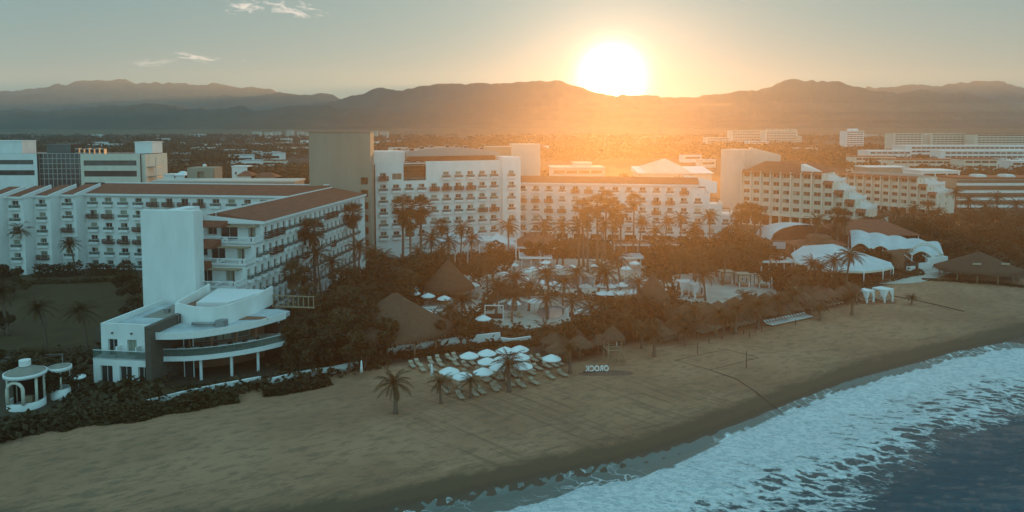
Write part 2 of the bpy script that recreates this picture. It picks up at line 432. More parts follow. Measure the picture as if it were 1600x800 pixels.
# ---- sea
def sea_material():
    m = bpy.data.materials.new("sea_mat"); m.use_nodes = True
    nt = m.node_tree; nd, lk = nt.nodes, nt.links; b = nd["Principled BSDF"]
    geo = nd.new("ShaderNodeNewGeometry")
    def math_(op, a, b_=None, c=None):
        n = nd.new("ShaderNodeMath"); n.operation = op
        for i, v in enumerate((a, b_, c)):
            if v is None: continue
            if isinstance(v, (int, float)): n.inputs[i].default_value = v
            else: lk.new(v, n.inputs[i])
        return n.outputs[0]
    def noise(scale, detail=6, rough=0.6, sc=(1, 1, 1), rot=0.0, dist=0.0):
        mp = nd.new("ShaderNodeMapping"); mp.vector_type = 'TEXTURE'; mp.inputs['Scale'].default_value = tuple(1 / c for c in sc); mp.inputs['Rotation'].default_value = (0, 0, rot)
        lk.new(geo.outputs['Position'], mp.inputs[0])
        n = nd.new("ShaderNodeTexNoise"); n.inputs['Scale'].default_value = scale; n.inputs['Detail'].default_value = detail; n.inputs['Roughness'].default_value = rough
        n.inputs['Distortion'].default_value = dist
        lk.new(mp.outputs[0], n.inputs['Vector']); return n.outputs['Fac']
    def ramp(f, lo, hi):
        n = nd.new("ShaderNodeMapRange"); n.interpolation_type = 'SMOOTHSTEP'
        lk.new(f, n.inputs[0])
        for i, v in ((1, lo), (2, hi)):
            if isinstance(v, (int, float)): n.inputs[i].default_value = v
            else: lk.new(v, n.inputs[i])
        return n.outputs[0]
    def mixc(f, a, c):
        n = nd.new("ShaderNodeMix"); n.data_type = 'RGBA'; lk.new(f, n.inputs[0])
        for i, v in ((6, a), (7, c)):
            if isinstance(v, tuple): n.inputs[i].default_value = (*v, 1)
            else: lk.new(v, n.inputs[i])
        return n.outputs[2]
    foam = nd.new("ShaderNodeAttribute"); foam.attribute_name = "foam"
    rim = nd.new("ShaderNodeAttribute"); rim.attribute_name = "rim"
    film = nd.new("ShaderNodeAttribute"); film.attribute_name = "film"
    A = rad(25)
    w1 = noise(0.45, 8, 0.68, (0.55, 1.8, 1), rad(-18), 0.6)
    w2 = noise(1.6, 7, 0.68, (0.8, 1.5, 1), rad(-10), 0.9)
    w3 = noise(0.09, 4, 0.5, (0.6, 1.4, 1), A, 0.2)
    vor = nd.new("ShaderNodeTexVoronoi"); vor.feature = 'DISTANCE_TO_EDGE'; vor.inputs['Scale'].default_value = 0.42
    mp = nd.new("ShaderNodeMapping"); mp.vector_type = 'TEXTURE'; mp.inputs['Scale'].default_value = (1.4, 0.6, 1); mp.inputs['Rotation'].default_value = (0, 0, rad(-15))
    ds = nd.new("ShaderNodeVectorMath"); ds.operation = 'ADD'
    nn = nd.new("ShaderNodeTexNoise"); nn.inputs['Scale'].default_value = 0.5; nn.inputs['Detail'].default_value = 5
    lk.new(geo.outputs['Position'], nn.inputs['Vector'])
    sc = nd.new("ShaderNodeVectorMath"); sc.operation = 'SCALE'; sc.inputs['Scale'].default_value = 3.0
    lk.new(nn.outputs['Color'], sc.inputs[0]); lk.new(geo.outputs['Position'], ds.inputs[0]); lk.new(sc.outputs[0], ds.inputs[1])
    lk.new(ds.outputs[0], mp.inputs[0]); lk.new(mp.outputs[0], vor.inputs['Vector'])
    lace = math_('SUBTRACT', 1.0, ramp(vor.outputs['Distance'], 0.02, 0.26))
    # foam amount: solid near the shore, breaking into lace and threads seaward
    f = math_('ADD', math_('MULTIPLY', w1, 0.55), math_('MULTIPLY', w2, 0.50))
    f = math_('ADD', f, math_('MULTIPLY', lace, 0.22))
    f = math_('ADD', f, math_('MULTIPLY', math_('SUBTRACT', w3, 0.5), 0.55))
    th = math_('MULTIPLY_ADD', foam.outputs['Fac'], -0.80, 1.06)
    fo = ramp(math_('SUBTRACT', f, th), -0.02, 0.16)
    fo = math_('MAXIMUM', fo, math_('MULTIPLY', rim.outputs['Fac'], ramp(w2, 0.3, 0.5)))
    water = mixc(ramp(foam.outputs['Fac'], 0.0, 0.9), (0.012, 0.10, 0.14), (0.07, 0.115, 0.125))
    water = mixc(film.outputs['Fac'], water, (0.150, 0.165, 0.150))
    fine = math_('SUBTRACT', 1.0, ramp(vor.outputs['Distance'], 0.0, 0.055))
    fo = math_('MAXIMUM', fo, math_('MULTIPLY', math_('MULTIPLY', film.outputs['Fac'], fine), math_('MULTIPLY', ramp(w3, 0.45, 0.6), 0.75)))
    fc = mixc(ramp(w2, 0.42, 0.56), (0.60, 0.68, 0.71), (0.93, 0.94, 0.95))
    lk.new(mixc(fo, water, fc), b.inputs['Base Color'])
    lk.new(math_('MULTIPLY_ADD', fo, 0.70, 0.10), b.inputs['Roughness'])
    b.inputs['IOR'].default_value = 1.33
    ch = noise(2.6, 6, 0.6, (0.5, 2.0, 1), rad(-24), 0.5)
    hgt = math_('ADD', math_('MULTIPLY', w1, 1.0), math_('ADD', math_('MULTIPLY', ch, 0.9), math_('MULTIPLY', fo, 0.12)))
    bp = nd.new("ShaderNodeBump"); bp.inputs['Distance'].default_value = 0.6
    lk.new(math_('MULTIPLY_ADD', film.outputs['Fac'], -0.85, 0.95), bp.inputs['Strength'])
    lk.new(hgt, bp.inputs['Height']); lk.new(bp.outputs[0], b.inputs['Normal'])
    return m
def edge_w(x):
    return 1.1 * mnoise.fractal(Vector((x * 0.12, 3.3, 0)), 0.6, 2.0, 5)
FOAM_IN = [(-200, -40), (-60, 40)] + [tuple(on(px, py, SEA_Z)[:2]) for px, py in ((640, 835), (740, 806), (830, 785), (900, 766), (1050, 728), (1145, 684), (1230, 647), (1330, 606), (1430, 582), (1500, 559), (1600, 543))] + [(160, 169), (260, 236), (420, 332), (900, 562), (2500, 1202), (30000, 12000)]
FOAM_OUT = [(-200, -90), (-60, 5)] + [tuple(on(px, py, SEA_Z)[:2]) for px, py in ((1000, 950), (1150, 860), (1330, 790), (1400, 740), (1480, 690), (1600, 640))] + [(150, 130), (260, 180), (420, 260), (900, 470), (2500, 1100), (30000, 11800)]
def sea_foam(x, y):
    a, c = poly_y(FOAM_IN, x) + edge_w(x), poly_y(FOAM_OUT, x)
    if y > a: return 0.0
    t = (a - y) / max(3.0, a - c)
    return max(0.0, 1.0 - 0.52 * t ** 1.2) if t < 1 else max(0.05, 0.48 - (t - 1) * 1.6)
def sea_rim(x, y):
    a = poly_y(FOAM_IN, x) + edge_w(x)
    return 1.0 if 0 < a - y < 1.3 else 0.0
def sea_film(x, y):
    a = poly_y(FOAM_IN, x) + edge_w(x)
    return 1.0 if y > a else 0.0
def sea_z(x, y):
    yw = poly_y(WATER, x)
    a = poly_y(FOAM_IN, x) + edge_w(x)
    off = max(0.0, a - y)
    zt = terrain_z(x, y)
    if y > yw - 6 + edge_w(x) * 0.6: base = max(SEA_Z, min(zt + 0.07, SEA_Z + 0.6)) if y < yw + 1.5 + edge_w(x) else zt - 0.6
    else: base = SEA_Z
    if y > a: return base
    amp = min(1.0, off / 10.0)
    w = 0.22 * math.sin((0.485 * x - 0.875 * y) * 0.42 + 2.2 * mnoise.noise(Vector((x * 0.03, y * 0.03, 1)))) * amp
    w += 0.14 * amp * mnoise.fractal(Vector((x * 0.25, y * 0.5, 0)), 0.7, 2.0, 3)
    front = 0.22 * smooth(off / 0.9) * (1 - smooth((off - 2) / 6))
    return max(base, SEA_Z) + w + front
sx_ = sorted(set([-30000, -5000, -600, -150, -60] + [round(-40 + i * 0.6, 2) for i in range(250)] + [115, 125, 140, 160, 200, 300, 420, 600, 900, 1500, 2500, 8000, 30000]))
sy_ = sorted(set([-30000, -5000, -600, -100, 0, 30, 45] + [round(52 + i * 0.5, 2) for i in range(190)] + [150, 160, 180, 210, 235, 260, 330, 470, 560, 800, 1200, 4000, 12000]))
sea = new_obj("sea", grid_mesh("sea", sx_, sy_, sea_z, sea_material(), {"foam": sea_foam, "rim": sea_rim, "film": sea_film}))
tag(sea, kind="structure")

# ---- haze
def haze():
    m = bpy.data.materials.new("haze_mat"); m.use_nodes = True
    nd, lk = m.node_tree.nodes, m.node_tree.links
    nd.clear()
    o = nd.new("ShaderNodeOutputMaterial"); v = nd.new("ShaderNodeVolumePrincipled")
    v.inputs['Color'].default_value = (0.80, 0.90, 0.97, 1)
    v.inputs['Density'].default_value = HAZE_DENSITY
    v.inputs['Anisotropy'].default_value = HAZE_G
    lk.new(v.outputs[0], o.inputs['Volume'])
    b = MB(); b.box(-8500, 8500, -300, 9300, -8.5, 720, m)
    return tag(b.build("haze"), kind="stuff")
HAZE_DENSITY = 0.72e-4
HAZE_G = 0.38
haze()
def mist_veil_bank(c, r, dens, g=0.7):
    m = bpy.data.materials.new("mist_veil_mat"); m.use_nodes = True
    nd, lk = m.node_tree.nodes, m.node_tree.links; nd.clear()
    o = nd.new("ShaderNodeOutputMaterial"); v = nd.new("ShaderNodeVolumePrincipled")
    v.inputs['Color'].default_value = (0.97, 0.74, 0.50, 1); v.inputs['Density'].default_value = dens; v.inputs['Anisotropy'].default_value = g
    lk.new(v.outputs[0], o.inputs['Volume'])
    b = MB(); b.lathe([(0.001, -r[2])] + [(math.cos(a), r[2] * math.sin(a)) for a in [math.pi * (-0.5 + k / 12) for k in range(1, 12)]] + [(0.001, r[2])], m, 40, c, True, 0, r[0], r[1])
    return tag(b.build("mist_veil"), kind="stuff")
mist_veil_bank((1100, 3050, 12), (3300, 420, 24), 9e-4)
mist_veil_bank((2300, 4150, 150), (2300, 330, 26), 5e-4)
mist_veil_bank((1500, 4100, 92), (1500, 300, 16), 4e-4)
mist_veil_bank((112, 90, 0), (232, 215, 46), 5.2e-4, 0.83)  # added volume round the camera, standing in for the warm lens veil
mist_veil_bank((-1800, 3000, 14), (1700, 300, 16), 5e-4)

# ------------------------------------------------------------------ building materials
M_white = mat("white_stucco", (0.70, 0.70, 0.68), rgb2=(0.80, 0.80, 0.78), scale=0.5, bump=0.15, bscale=8, rough=0.85, stretch=(1, 1, 0.35))
M_white2 = mat("white_paint", (0.74, 0.74, 0.73), var=0.05, rough=0.6)
M_cream = mat("cream_stucco", (0.60, 0.55, 0.46), rgb2=(0.70, 0.65, 0.55), scale=0.5, rough=0.85, stretch=(1, 1, 0.35))
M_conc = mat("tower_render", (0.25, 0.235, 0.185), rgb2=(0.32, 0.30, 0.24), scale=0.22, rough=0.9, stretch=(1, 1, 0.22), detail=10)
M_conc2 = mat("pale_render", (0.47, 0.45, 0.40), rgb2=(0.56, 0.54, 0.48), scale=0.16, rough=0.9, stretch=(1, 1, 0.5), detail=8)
M_flat = mat("flat_roof", (0.34, 0.38, 0.40), rgb2=(0.55, 0.60, 0.62), scale=0.35, rough=0.75, detail=8)
M_gravel = mat("gravel_roof", (0.22, 0.20, 0.17), rgb2=(0.32, 0.29, 0.25), scale=1.2, rough=0.95, bump=0.3)
M_tile = mat("clay_tile", (0.17, 0.052, 0.030), rgb2=(0.26, 0.092, 0.052), scale=0.7, rough=0.85, bump=0.5, bscale=6, detail=8)
M_thatch = mat("thatch", (0.075, 0.042, 0.025), rgb2=(0.135, 0.08, 0.048), scale=2.5, rough=0.95, bump=0.9, bscale=9, objrand=0.25, stretch=(1, 1, 0.3))
M_glass = mat("window_glass", (0.022, 0.03, 0.03), rough=0.12, spec=0.6, var=0.3, scale=1.0, objrand=0.5)
M_curtain = mat("curtained_glass", (0.16, 0.19, 0.15), rgb2=(0.28, 0.30, 0.22), rough=0.35, scale=0.9, stretch=(6, 6, 0.5), objrand=0.45)
M_frame = mat("window_frame_paint", (0.42, 0.43, 0.40), rough=0.6)
M_wood = mat("dark_wood", (0.055, 0.032, 0.024), rgb2=(0.10, 0.06, 0.045), rough=0.7, scale=3)
M_rail = mat("glass_rail", (0.10, 0.17, 0.15), rough=0.25, var=0.2, spec=0.5)
M_stone = mat("dark_stone", (0.07, 0.058, 0.046), rgb2=(0.13, 0.11, 0.088), scale=1.5, rough=0.9, bump=0.5, bscale=3, stretch=(1, 1, 3))
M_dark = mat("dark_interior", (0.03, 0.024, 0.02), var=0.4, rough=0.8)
M_canvas = mat("white_canvas", (0.66, 0.70, 0.70), rgb2=(0.78, 0.80, 0.80), scale=0.4, rough=0.6)
M_sail = mat("tent_membrane", (0.44, 0.52, 0.55), rgb2=(0.56, 0.63, 0.65), scale=0.5, rough=0.55, bump=0.2, bscale=1.2)
M_metal = mat("grey_metal", (0.30, 0.31, 0.31), rough=0.4, metal=0.7)
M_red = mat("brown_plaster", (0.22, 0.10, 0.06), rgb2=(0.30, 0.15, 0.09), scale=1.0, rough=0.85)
M_pool_tile = mat("deck_paving", (0.40, 0.38, 0.33), rgb2=(0.52, 0.50, 0.45), scale=0.8, rough=0.7, bump=0.1)
M_blueglass = mat("curtain_wall_glass", (0.05, 0.075, 0.085), rough=0.08, spec=0.8, var=0.4, scale=0.3, metal=0.3)
M_postwood = mat("weathered_wood", (0.30, 0.22, 0.14), rough=0.8, var=0.25, scale=4)
M_trunk = mat("palm_bark", (0.10, 0.075, 0.055), rgb2=(0.17, 0.13, 0.10), rough=0.95, scale=3, bump=0.6, bscale=6, stretch=(1, 1, 4))

def leaf_mat(name, a, b, trans=0.30):
    m = bpy.data.materials.new(name); m.use_nodes = True
    nd, lk = m.node_tree.nodes, m.node_tree.links
    bs = nd["Principled BSDF"]; out = nd["Material Output"]
    bs.inputs["Roughness"].default_value = 0.55; bs.inputs["Specular IOR Level"].default_value = 0.25
    geo = nd.new("ShaderNodeNewGeometry"); oi = nd.new("ShaderNodeObjectInfo")
    nz = nd.new("ShaderNodeTexNoise"); nz.inputs["Scale"].default_value = 0.45; nz.inputs["Detail"].default_value = 4
    lk.new(geo.outputs["Position"], nz.inputs["Vector"])
    add = nd.new("ShaderNodeMath"); add.operation = 'MULTIPLY_ADD'; add.inputs[1].default_value = 0.5; 
    lk.new(oi.outputs["Random"], add.inputs[0]); lk.new(nz.outputs["Fac"], add.inputs[2])
    rp = nd.new("ShaderNodeMath"); rp.operation = 'MULTIPLY_ADD'; rp.inputs[1].default_value = 0.35
    lk.new(geo.outputs["Random Per Island"], rp.inputs[0]); lk.new(add.outputs[0], rp.inputs[2])
    cr = nd.new("ShaderNodeValToRGB"); cr.color_ramp.elements[0].position = 0.45; cr.color_ramp.elements[1].position = 1.1 if False else 1.0
    cr.color_ramp.elements[0].color = (*a, 1); cr.color_ramp.elements[1].color = (*b, 1)
    lk.new(rp.outputs[0], cr.inputs[0]); lk.new(cr.outputs[0], bs.inputs["Base Color"])
    tr = nd.new("ShaderNodeBsdfTranslucent"); lk.new(cr.outputs[0], tr.inputs["Color"])
    mx = nd.new("ShaderNodeMixShader"); mx.inputs[0].default_value = trans
    lk.new(bs.outputs[0], mx.inputs[1]); lk.new(tr.outputs[0], mx.inputs[2]); lk.new(mx.outputs[0], out.inputs["Surface"])
    return m
M_palm = leaf_mat("palm_frond", (0.026, 0.022, 0.010), (0.10, 0.068, 0.028), 0.42)
M_leaf = leaf_mat("tree_foliage", (0.018, 0.018, 0.008), (0.075, 0.052, 0.020))
M_drycrown = leaf_mat("dry_fronds", (0.09, 0.06, 0.035), (0.15, 0.10, 0.055), 0.15)

# ------------------------------------------------------------------ walls with real openings
def wall_open(mb, a, b, z0, z1, ops, m, depth=0.3, mrev=None):
    """wall from plan point a to b (outside on the right of a->b); ops = (u0, u1, w0, w1) openings with reveals"""
    a, b = Vector((a[0], a[1])), Vector((b[0], b[1]))
    L = (b - a).length; d = (b - a) / L; n = Vector((d.y, -d.x))
    us = sorted(set([0.0, round(L, 4)] + [round(v, 4) for o in ops for v in o[:2]]))
    ws = sorted(set([round(z0, 4), round(z1, 4)] + [round(v, 4) for o in ops for v in o[2:4]]))
    P = lambda u, w, k=0.0: (a.x + d.x * u - n.x * k, a.y + d.y * u - n.y * k, w)
    vid, vs, fs = {}, [], []
    def V(i, j):
        if (i, j) not in vid: vid[(i, j)] = len(vs); vs.append(P(us[i], ws[j]))
        return vid[(i, j)]
    for i in range(len(us) - 1):
        for j in range(len(ws) - 1):
            uc, wc = (us[i] + us[i + 1]) / 2, (ws[j] + ws[j + 1]) / 2
            if any(o[0] < uc < o[1] and o[2] < wc < o[3] for o in ops): continue
            fs.append((V(i, j), V(i + 1, j), V(i + 1, j + 1), V(i, j + 1)))
    mb.add(vs, fs, m)
    for u0, u1, w0, w1 in ops:
        q = [P(u0, w0), P(u1, w0), P(u1, w1), P(u0, w1), P(u0, w0, depth), P(u1, w0, depth), P(u1, w1, depth), P(u0, w1, depth)]
        mb.add(q, [(0, 4, 5, 1), (1, 5, 6, 2), (2, 6, 7, 3), (3, 7, 4, 0)], mrev or m)
    return L

# windows: frame, mullion and two leaves of glass, partly curtained; facing -y, origin at the middle of the sill
def see_through(m, k):
    nd, lk = m.node_tree.nodes, m.node_tree.links; tr = nd.new("ShaderNodeBsdfTransparent"); mx = nd.new("ShaderNodeMixShader"); mx.inputs[0].default_value = k
    lk.new(nd["Principled BSDF"].outputs[0], mx.inputs[1]); lk.new(tr.outputs[0], mx.inputs[2]); lk.new(mx.outputs[0], nd["Material Output"].inputs["Surface"])
see_through(M_rail, 0.5)
def window_mesh(w, h, kind):
    mb = MB(); t = 0.09
    mb.box(-w / 2, w / 2, 0, 0.06, 0, t, M_frame); mb.box(-w / 2, w / 2, 0, 0.06, h - t, h, M_frame)
    mb.box(-w / 2, -w / 2 + t, 0, 0.06, t, h - t, M_frame); mb.box(w / 2 - t, w / 2, 0, 0.06, t, h - t, M_frame)
    mb.box(-0.05, 0.05, 0.0, 0.06, t, h - t, M_frame)
    l = M_curtain if kind in (0, 2) else M_glass; r = M_curtain if kind in (0, 3) else M_glass
    mb.box(-w / 2 + t, -0.05, 0.03, 0.05, t, h - t, l); mb.box(0.05, w / 2 - t, 0.03, 0.05, t, h - t, r)
    if kind == 4:
        mb.box(-w / 2 + t, -w / 2 + t + w * 0.16, 0.01, 0.03, t, h - t, M_curtain); mb.box(w / 2 - t - w * 0.16, w / 2 - t, 0.01, 0.03, t, h - t, M_curtain)
    return mb.mesh("window")
_wm = {}
def window(parent, w, h, kind, loc, rz, name="window"):
    k = (round(w, 2), round(h, 2), kind)
    if k not in _wm: _wm[k] = window_mesh(w, h, kind)
    return new_obj(name, _wm[k], parent, loc, rz)
def balcony_mesh(kind, w):
    mb = MB()
    if kind == 'wood':
        d = 0.95
        mb.box(-w / 2, w / 2, -d, 0, -0.12, 0.0, M_wood)
        for z in (0.12, 0.36, 0.60, 0.84): mb.box(-w / 2, w / 2, -d, -d + 0.06, z, z + 0.17, M_wood)
        for s in (-1, 1):
            x = s * (w / 2 - 0.04)
            for z in (0.12, 0.48, 0.84): mb.box(x - 0.03, x + 0.03, -d + 0.07, 0, z, z + 0.15, M_wood)
        k = -w / 2 + 0.05
        while k < w / 2:
            mb.box(k - 0.04, k + 0.04, -d - 0.03, -d - 0.002, 0, 1.04, M_wood); k += (w - 0.1) / 3
    else:
        d = 0.6
        mb.box(-w / 2, w / 2, -d, 0, -0.22, 0.22, M_white2)
        mb.box(-w / 2, w / 2, -d - 0.05, 0, -0.34, -0.222, M_white2)
        mb.box(-w / 2 + 0.05, w / 2 - 0.05, -d + 0.04, -d + 0.08, 0.222, 0.86, M_rail)
        mb.box(-w / 2, w / 2, -d + 0.02, -d + 0.10, 0.862, 0.94, M_white2)
        for s in (-1, 1):
            x = s * (w / 2 - 0.04); mb.box(x - 0.04, x + 0.04, -d + 0.1, 0, 0.222, 0.92, M_rail)
    return mb.mesh("balcony")
_bm = {}
def balcony(parent, kind, w, loc, rz):
    k = (kind, round(w, 2))
    if k not in _bm: _bm[k] = balcony_mesh(kind, w)
    return new_obj("balcony", _bm[k], parent, loc, rz)

def hotel_face(parent, wallmb, a, b, z0, z1, cols, rows, ww, wh, m, wood=(), skip=(), bal=True, rnd=random, kinds=(0, 0, 1, 2, 3, 4), balw=None, limit=None, count=None):
    """a facade a->b (outside on the right): windows at distance cols, sill heights rows; wood = set of (col,row)"""
    a_, b_ = Vector((a[0], a[1])), Vector((b[0], b[1])); d = (b_ - a_).normalized(); n = Vector((d.y, -d.x))
    rz = math.atan2(d.y, d.x)
    ops = []
    for ci, u in enumerate(cols):
        for ri, z in enumerate(rows):
            if (ci, ri) in skip: continue
            ops.append((u - ww / 2, u + ww / 2, z, z + wh))
            p = a_ + d * u - n * 0.22
            if limit is None or count[0] < limit:
                window(parent, ww, wh, rnd.choice(kinds), (p.x, p.y, z), rz)
                if bal:
                    q = a_ + d * u + n * 0.003
                    k = 'wood' if (ci, ri) in wood else 'white'
                    w_ = (balw or ww) + (1.0 if k == 'wood' else 0.7)
                    balcony(parent, k, w_, (q.x, q.y, z - 0.10), rz)
                if count: count[0] += 1
            elif count is not None:
                count.append((p.x, p.y, z, rz, (ci, ri) in wood, a_ + d * u + n * 0.003))
    wall_open(wallmb, a, b, z0, z1, ops, m)

def rest_windows(parent, rest, ww, wh, balw):
    """the windows beyond the first hundred of one facade, joined"""
    wmb, bmb = MB(), MB()
    for px_, py_, z, rz, wood_, q in rest:
        for src, dst, off in ((window_mesh(ww, wh, random.choice((0, 1, 2))), wmb, (px_, py_, z)), (balcony_mesh('wood' if wood_ else 'white', balw), bmb, (q.x, q.y, z - 0.1))):
            R = Matrix.Translation(off) @ Matrix.Rotation(rz, 4, 'Z')
            vs = [R @ v.co for v in src.vertices]; b0 = len(dst.v); dst.v += [tuple(v) for v in vs]
            for p in src.polygons:
                dst.f.append(tuple(b0 + k for k in p.vertices)); dst.m.append(dst.mi(src.materials[p.material_index])); dst.sm.append(False)
    tag(wmb.build("window", parent), kind="stuff"); tag(bmb.build("balcony", parent), kind="stuff")

LATER = []           # things whose label gets an ordinal once all are built
def later(o, text, key): LATER.append((o, text, key)); return o

# ================================================================== left: long hotel wing across the lawn
GR = -rad(7.5)
def hotel_lawn():
    O = at(133, 303, 176)
    t = thing("hotel_building", (O.x, O.y, 0), GR, "long white six-storey hotel wing with stepped bays and clay tile roof behind the lawn", "hotel")
    w = MB(); L = 58.0; H = 18.1
    rows = [0.3 + 3.05 * k for k in range(6)]
    rows = [r for r in rows]
    wood = {(0, 4), (1, 4), (1, 2), (2, 2), (3, 2), (4, 5), (5, 5), (6, 5), (3, 3), (7, 5)}
    cols = [2.0 + 3.95 * k for k in range(13)]
    skip = {(c, r) for c in range(6, 13) for r in range(0, 5)}
    hotel_face(t, w, (0, 0), (L, 0), 0, H, cols, rows, 1.75, 1.75, M_white, wood, skip)
    w.box(0, L, 0.32, 13, 0, 0.2, M_white)
    wall_open(w, (L, 0), (L, 13), 0, H, [], M_white); wall_open(w, (L, 13), (0, 13), 0, H, [], M_white)
    roof = MB()
    roof.prism([(-0.4, -0.45), (L + 0.4, -0.45), (L + 0.4, 8.0), (-0.4, 8.0)], H + 0.002, H, M_tile, [H + 0.14, H + 0.14, H + 2.1, H + 2.1])
    roof.prism([(-0.4, 8.002), (L + 0.4, 8.002), (L + 0.4, 13.3), (-0.4, 13.3)], H + 0.002, H, M_tile, [H + 2.1, H + 2.1, H + 0.3, H + 0.3])
    ga = MB(); ga.box(-0.5, L + 0.4, -0.62, -0.455, H - 0.3, H + 0.18, M_white2)
    ga.box(-0.5, L + 0.4, 7.85, 8.2, H + 2.0, H + 2.3, M_white2)
    # stepped bays towards the left
    x1, y1 = 0.0, 0.0
    for k in range(6):
        x0, y0 = x1 - 4.1, y1 - 3.2
        cs = [2.0]
        wd = {(0, r) for r in ((3,), (1,), (), (4,), (2,), (3,))[k]}
        hotel_face(t, w, (x0, y0), (x1, y0), 0, H, cs, rows, 1.75, 1.75, M_white, wd)
        wall_open(w, (x1, y0), (x1, y1 + (0 if k else 0)), 0, H, [], M_white)
        z = H
        roof.prism([(x0 + 0.12, y0 - 0.3), (x1 - 0.15, y0 - 0.3), (x1 - 0.15, y0 + 8.5), (x0 + 0.12, y0 + 8.5)], z + 0.002, z, M_tile, [z + 0.14, z + 0.14, z + 2.0, z + 2.0])
        ga.prism([(x1 - 0.15, y0 - 0.45), (x1 + 0.2, y0 - 0.45), (x1 + 0.2, y0 + 8.6), (x1 - 0.15, y0 + 8.6)], z - 0.2, z, M_white2, [z + 0.3, z + 0.3, z + 2.25, z + 2.25])
        ga.box(x0, x1 - 0.15, y0 - 0.45, y0 - 0.305, z - 0.3, z + 0.16, M_white2)
        x1, y1 = x0, y0
    w.build("wall", t); roof.build("roof", t); ga.build("roof_edge", t)
hotel_lawn()

# ================================================================== left: wing running back from the beach, with terraces
def hotel_front():
    O = at(410, 344, 122)
    t = thing("hotel_building", (O.x, O.y, 0), GR, "white beachfront hotel wing with clay tile roof, stepped end terraces and blank white tower", "hotel")
    H = 18.1; L = 52.0; S = 3.05
    w = MB(); rnd = random.Random(3)
    fl = [H - S * (k + 1) for k in range(6)]      # floor levels from the top
    ext = [0, -3.1, -6.2, -9.3, -9.3, -9.3]       # how far each storey comes forward
    cnt = [0]
    woodsets = [{(0), (1), (2), 11, 12, 13}, {2, 3}, {6, 7, 9, 15}, {1, 2, 8}, {1, 9}, {4, 12}]
    bay = 2.35
    for k in range(6):
        z = fl[k]
        ncol = 21 + int(-ext[k] / bay)
        cols = [1.2 + bay * i for i in range(ncol) if 1.2 + bay * i < L - ext[k] - 0.8]
        if k >= 4: cols = cols[3:]
        wd = {(i, 0) for i in woodsets[k]}
        hotel_face(t, w, (0, ext[k]), (0, L), max(0, z), z + S, cols, [z + 0.55], 1.05, 1.75, M_white, wd, rnd=rnd, limit=96, count=cnt, balw=0.55, kinds=(0, 1, 1, 2, 4))
    rest_windows(t, [c for c in cnt[1:]], 1.05, 1.75, 1.3)
    # stepped end: one storey wall per level, terrace on the storey below
    te = MB()
    for k in range(6):
        z = max(0, fl[k]); y = ext[k]; z1 = fl[k] + S
        ops = []
        if k < 3:
            ops = [(0.7 + 0.0, 2.4, z + 0.9, z + 2.2), (3.0, 6.1 - 0.6 * k, z + 0.15, z + 2.35), (8.0 - k * 0.4, 9.3 - k * 0.4, z + 0.5, z + 2.3)]
        wall_open(w, (-10.6, y), (0, y), z, z1, ops, M_white, depth=0.35)
        for (u0, u1, w0, w1) in ops:
            window(t, u1 - u0, w1 - w0, 1 if u1 - u0 > 1.5 else 0, (-10.6 + (u0 + u1) / 2, y + 0.25, w0), 0)
        if k < 5 and ext[k + 1] < y:
            te.box(-10.6, 0, ext[k + 1], y - 0.002, z - 0.25, z, M_white2)
            r = MB()      # railing: white posts and panels with openings
            yy = ext[k + 1]
            r.box(-8.8, -0.1, yy, yy + 0.18, z + 0.002, z + 0.30, M_white2); r.box(-8.8, -0.1, yy - 0.02, yy + 0.20, z + 0.92, z + 1.06, M_white2)
            for xx in (-8.8, -4.9, -1.1, -0.35):
                r.box(xx, xx + 0.28, yy + 0.002, yy + 0.178, z + 0.302, z + 0.918, M_white2)
            r.box(-0.2, -0.02, yy + 0.2, y, z + 0.002, z + 0.30, M_white2); r.box(-0.2, -0.02, yy + 0.2, y, z + 0.92, z + 1.06, M_white2)
            r.build("railing", t)
            aw = MB()     # sloped clay awning beside the tower, pergola beam over the door
            ax = -5.7
            aw.prism([(-10.6, y - 1.9), (ax - 0.9, y - 1.9), (ax, y - 0.01), (-10.6, y - 0.01)], z + 2.35, z, M_tile, [z + 2.5, z + 2.5, z + 3.7, z + 3.7])
            aw.build("awning", t)
            pg = MB(); pg.box(ax + 0.1, ax + 5.2, y - 1.5, y - 0.02, z + 2.45, z + 2.62, M_postwood); pg.box(ax + 4.3, ax + 4.5, y - 1.4, y - 1.2, z, z + 2.448, M_wood)
            pg.build("pergola", t)
            lg = MB(); lx = -6.5 + 1.2 * k
            lg.box(lx, lx + 0.6, yy + 0.6, yy + 2.2, z + 0.25, z + 0.35, M_white2); lg.box(lx, lx + 0.6, yy + 1.9, yy + 2.4, z + 0.352, z + 0.7, M_white2)
            lg.box(lx + 0.05, lx + 0.55, yy + 0.7, yy + 0.8, z, z + 0.25, M_white2)
            lg.build("sunbed", t)
    w.box(-10.6, -0.35, 0.1, L - 0.1, H - 0.3, H - 0.01, M_white)
    wall_open(w, (0, L), (-10.6, L), 0, H, [], M_white); wall_open(w, (-10.6, L), (-10.6, 0), 0, H, [], M_white)
    w.prism([(-10.6, 0), (0, 0), (0, 0.02), (-10.6, 0.02)], H, H, M_white, [H + 1.6, H + 0.05, H + 0.05, H + 1.6])
    w.build("wall", t); te.build("terrace", t)
    roof = MB()
    roof.prism([(-8.0, -0.3), (0.35, -0.3), (0.35, L), (-8.0, L)], H + 0.05, H, M_tile, [H + 1.65, H + 0.2, H + 0.2, H + 1.65])
    roof.prism([(-10.9, -0.3), (-8.002, -0.3), (-8.002, L), (-10.9, L)], H + 0.05, H, M_tile, [H + 1.0, H + 1.65, H + 1.65, H + 1.0])
    roof.build("roof", t)
    e = MB(); e.box(0.355, 0.5, -0.3, L, H - 0.15, H + 0.24, M_white2)
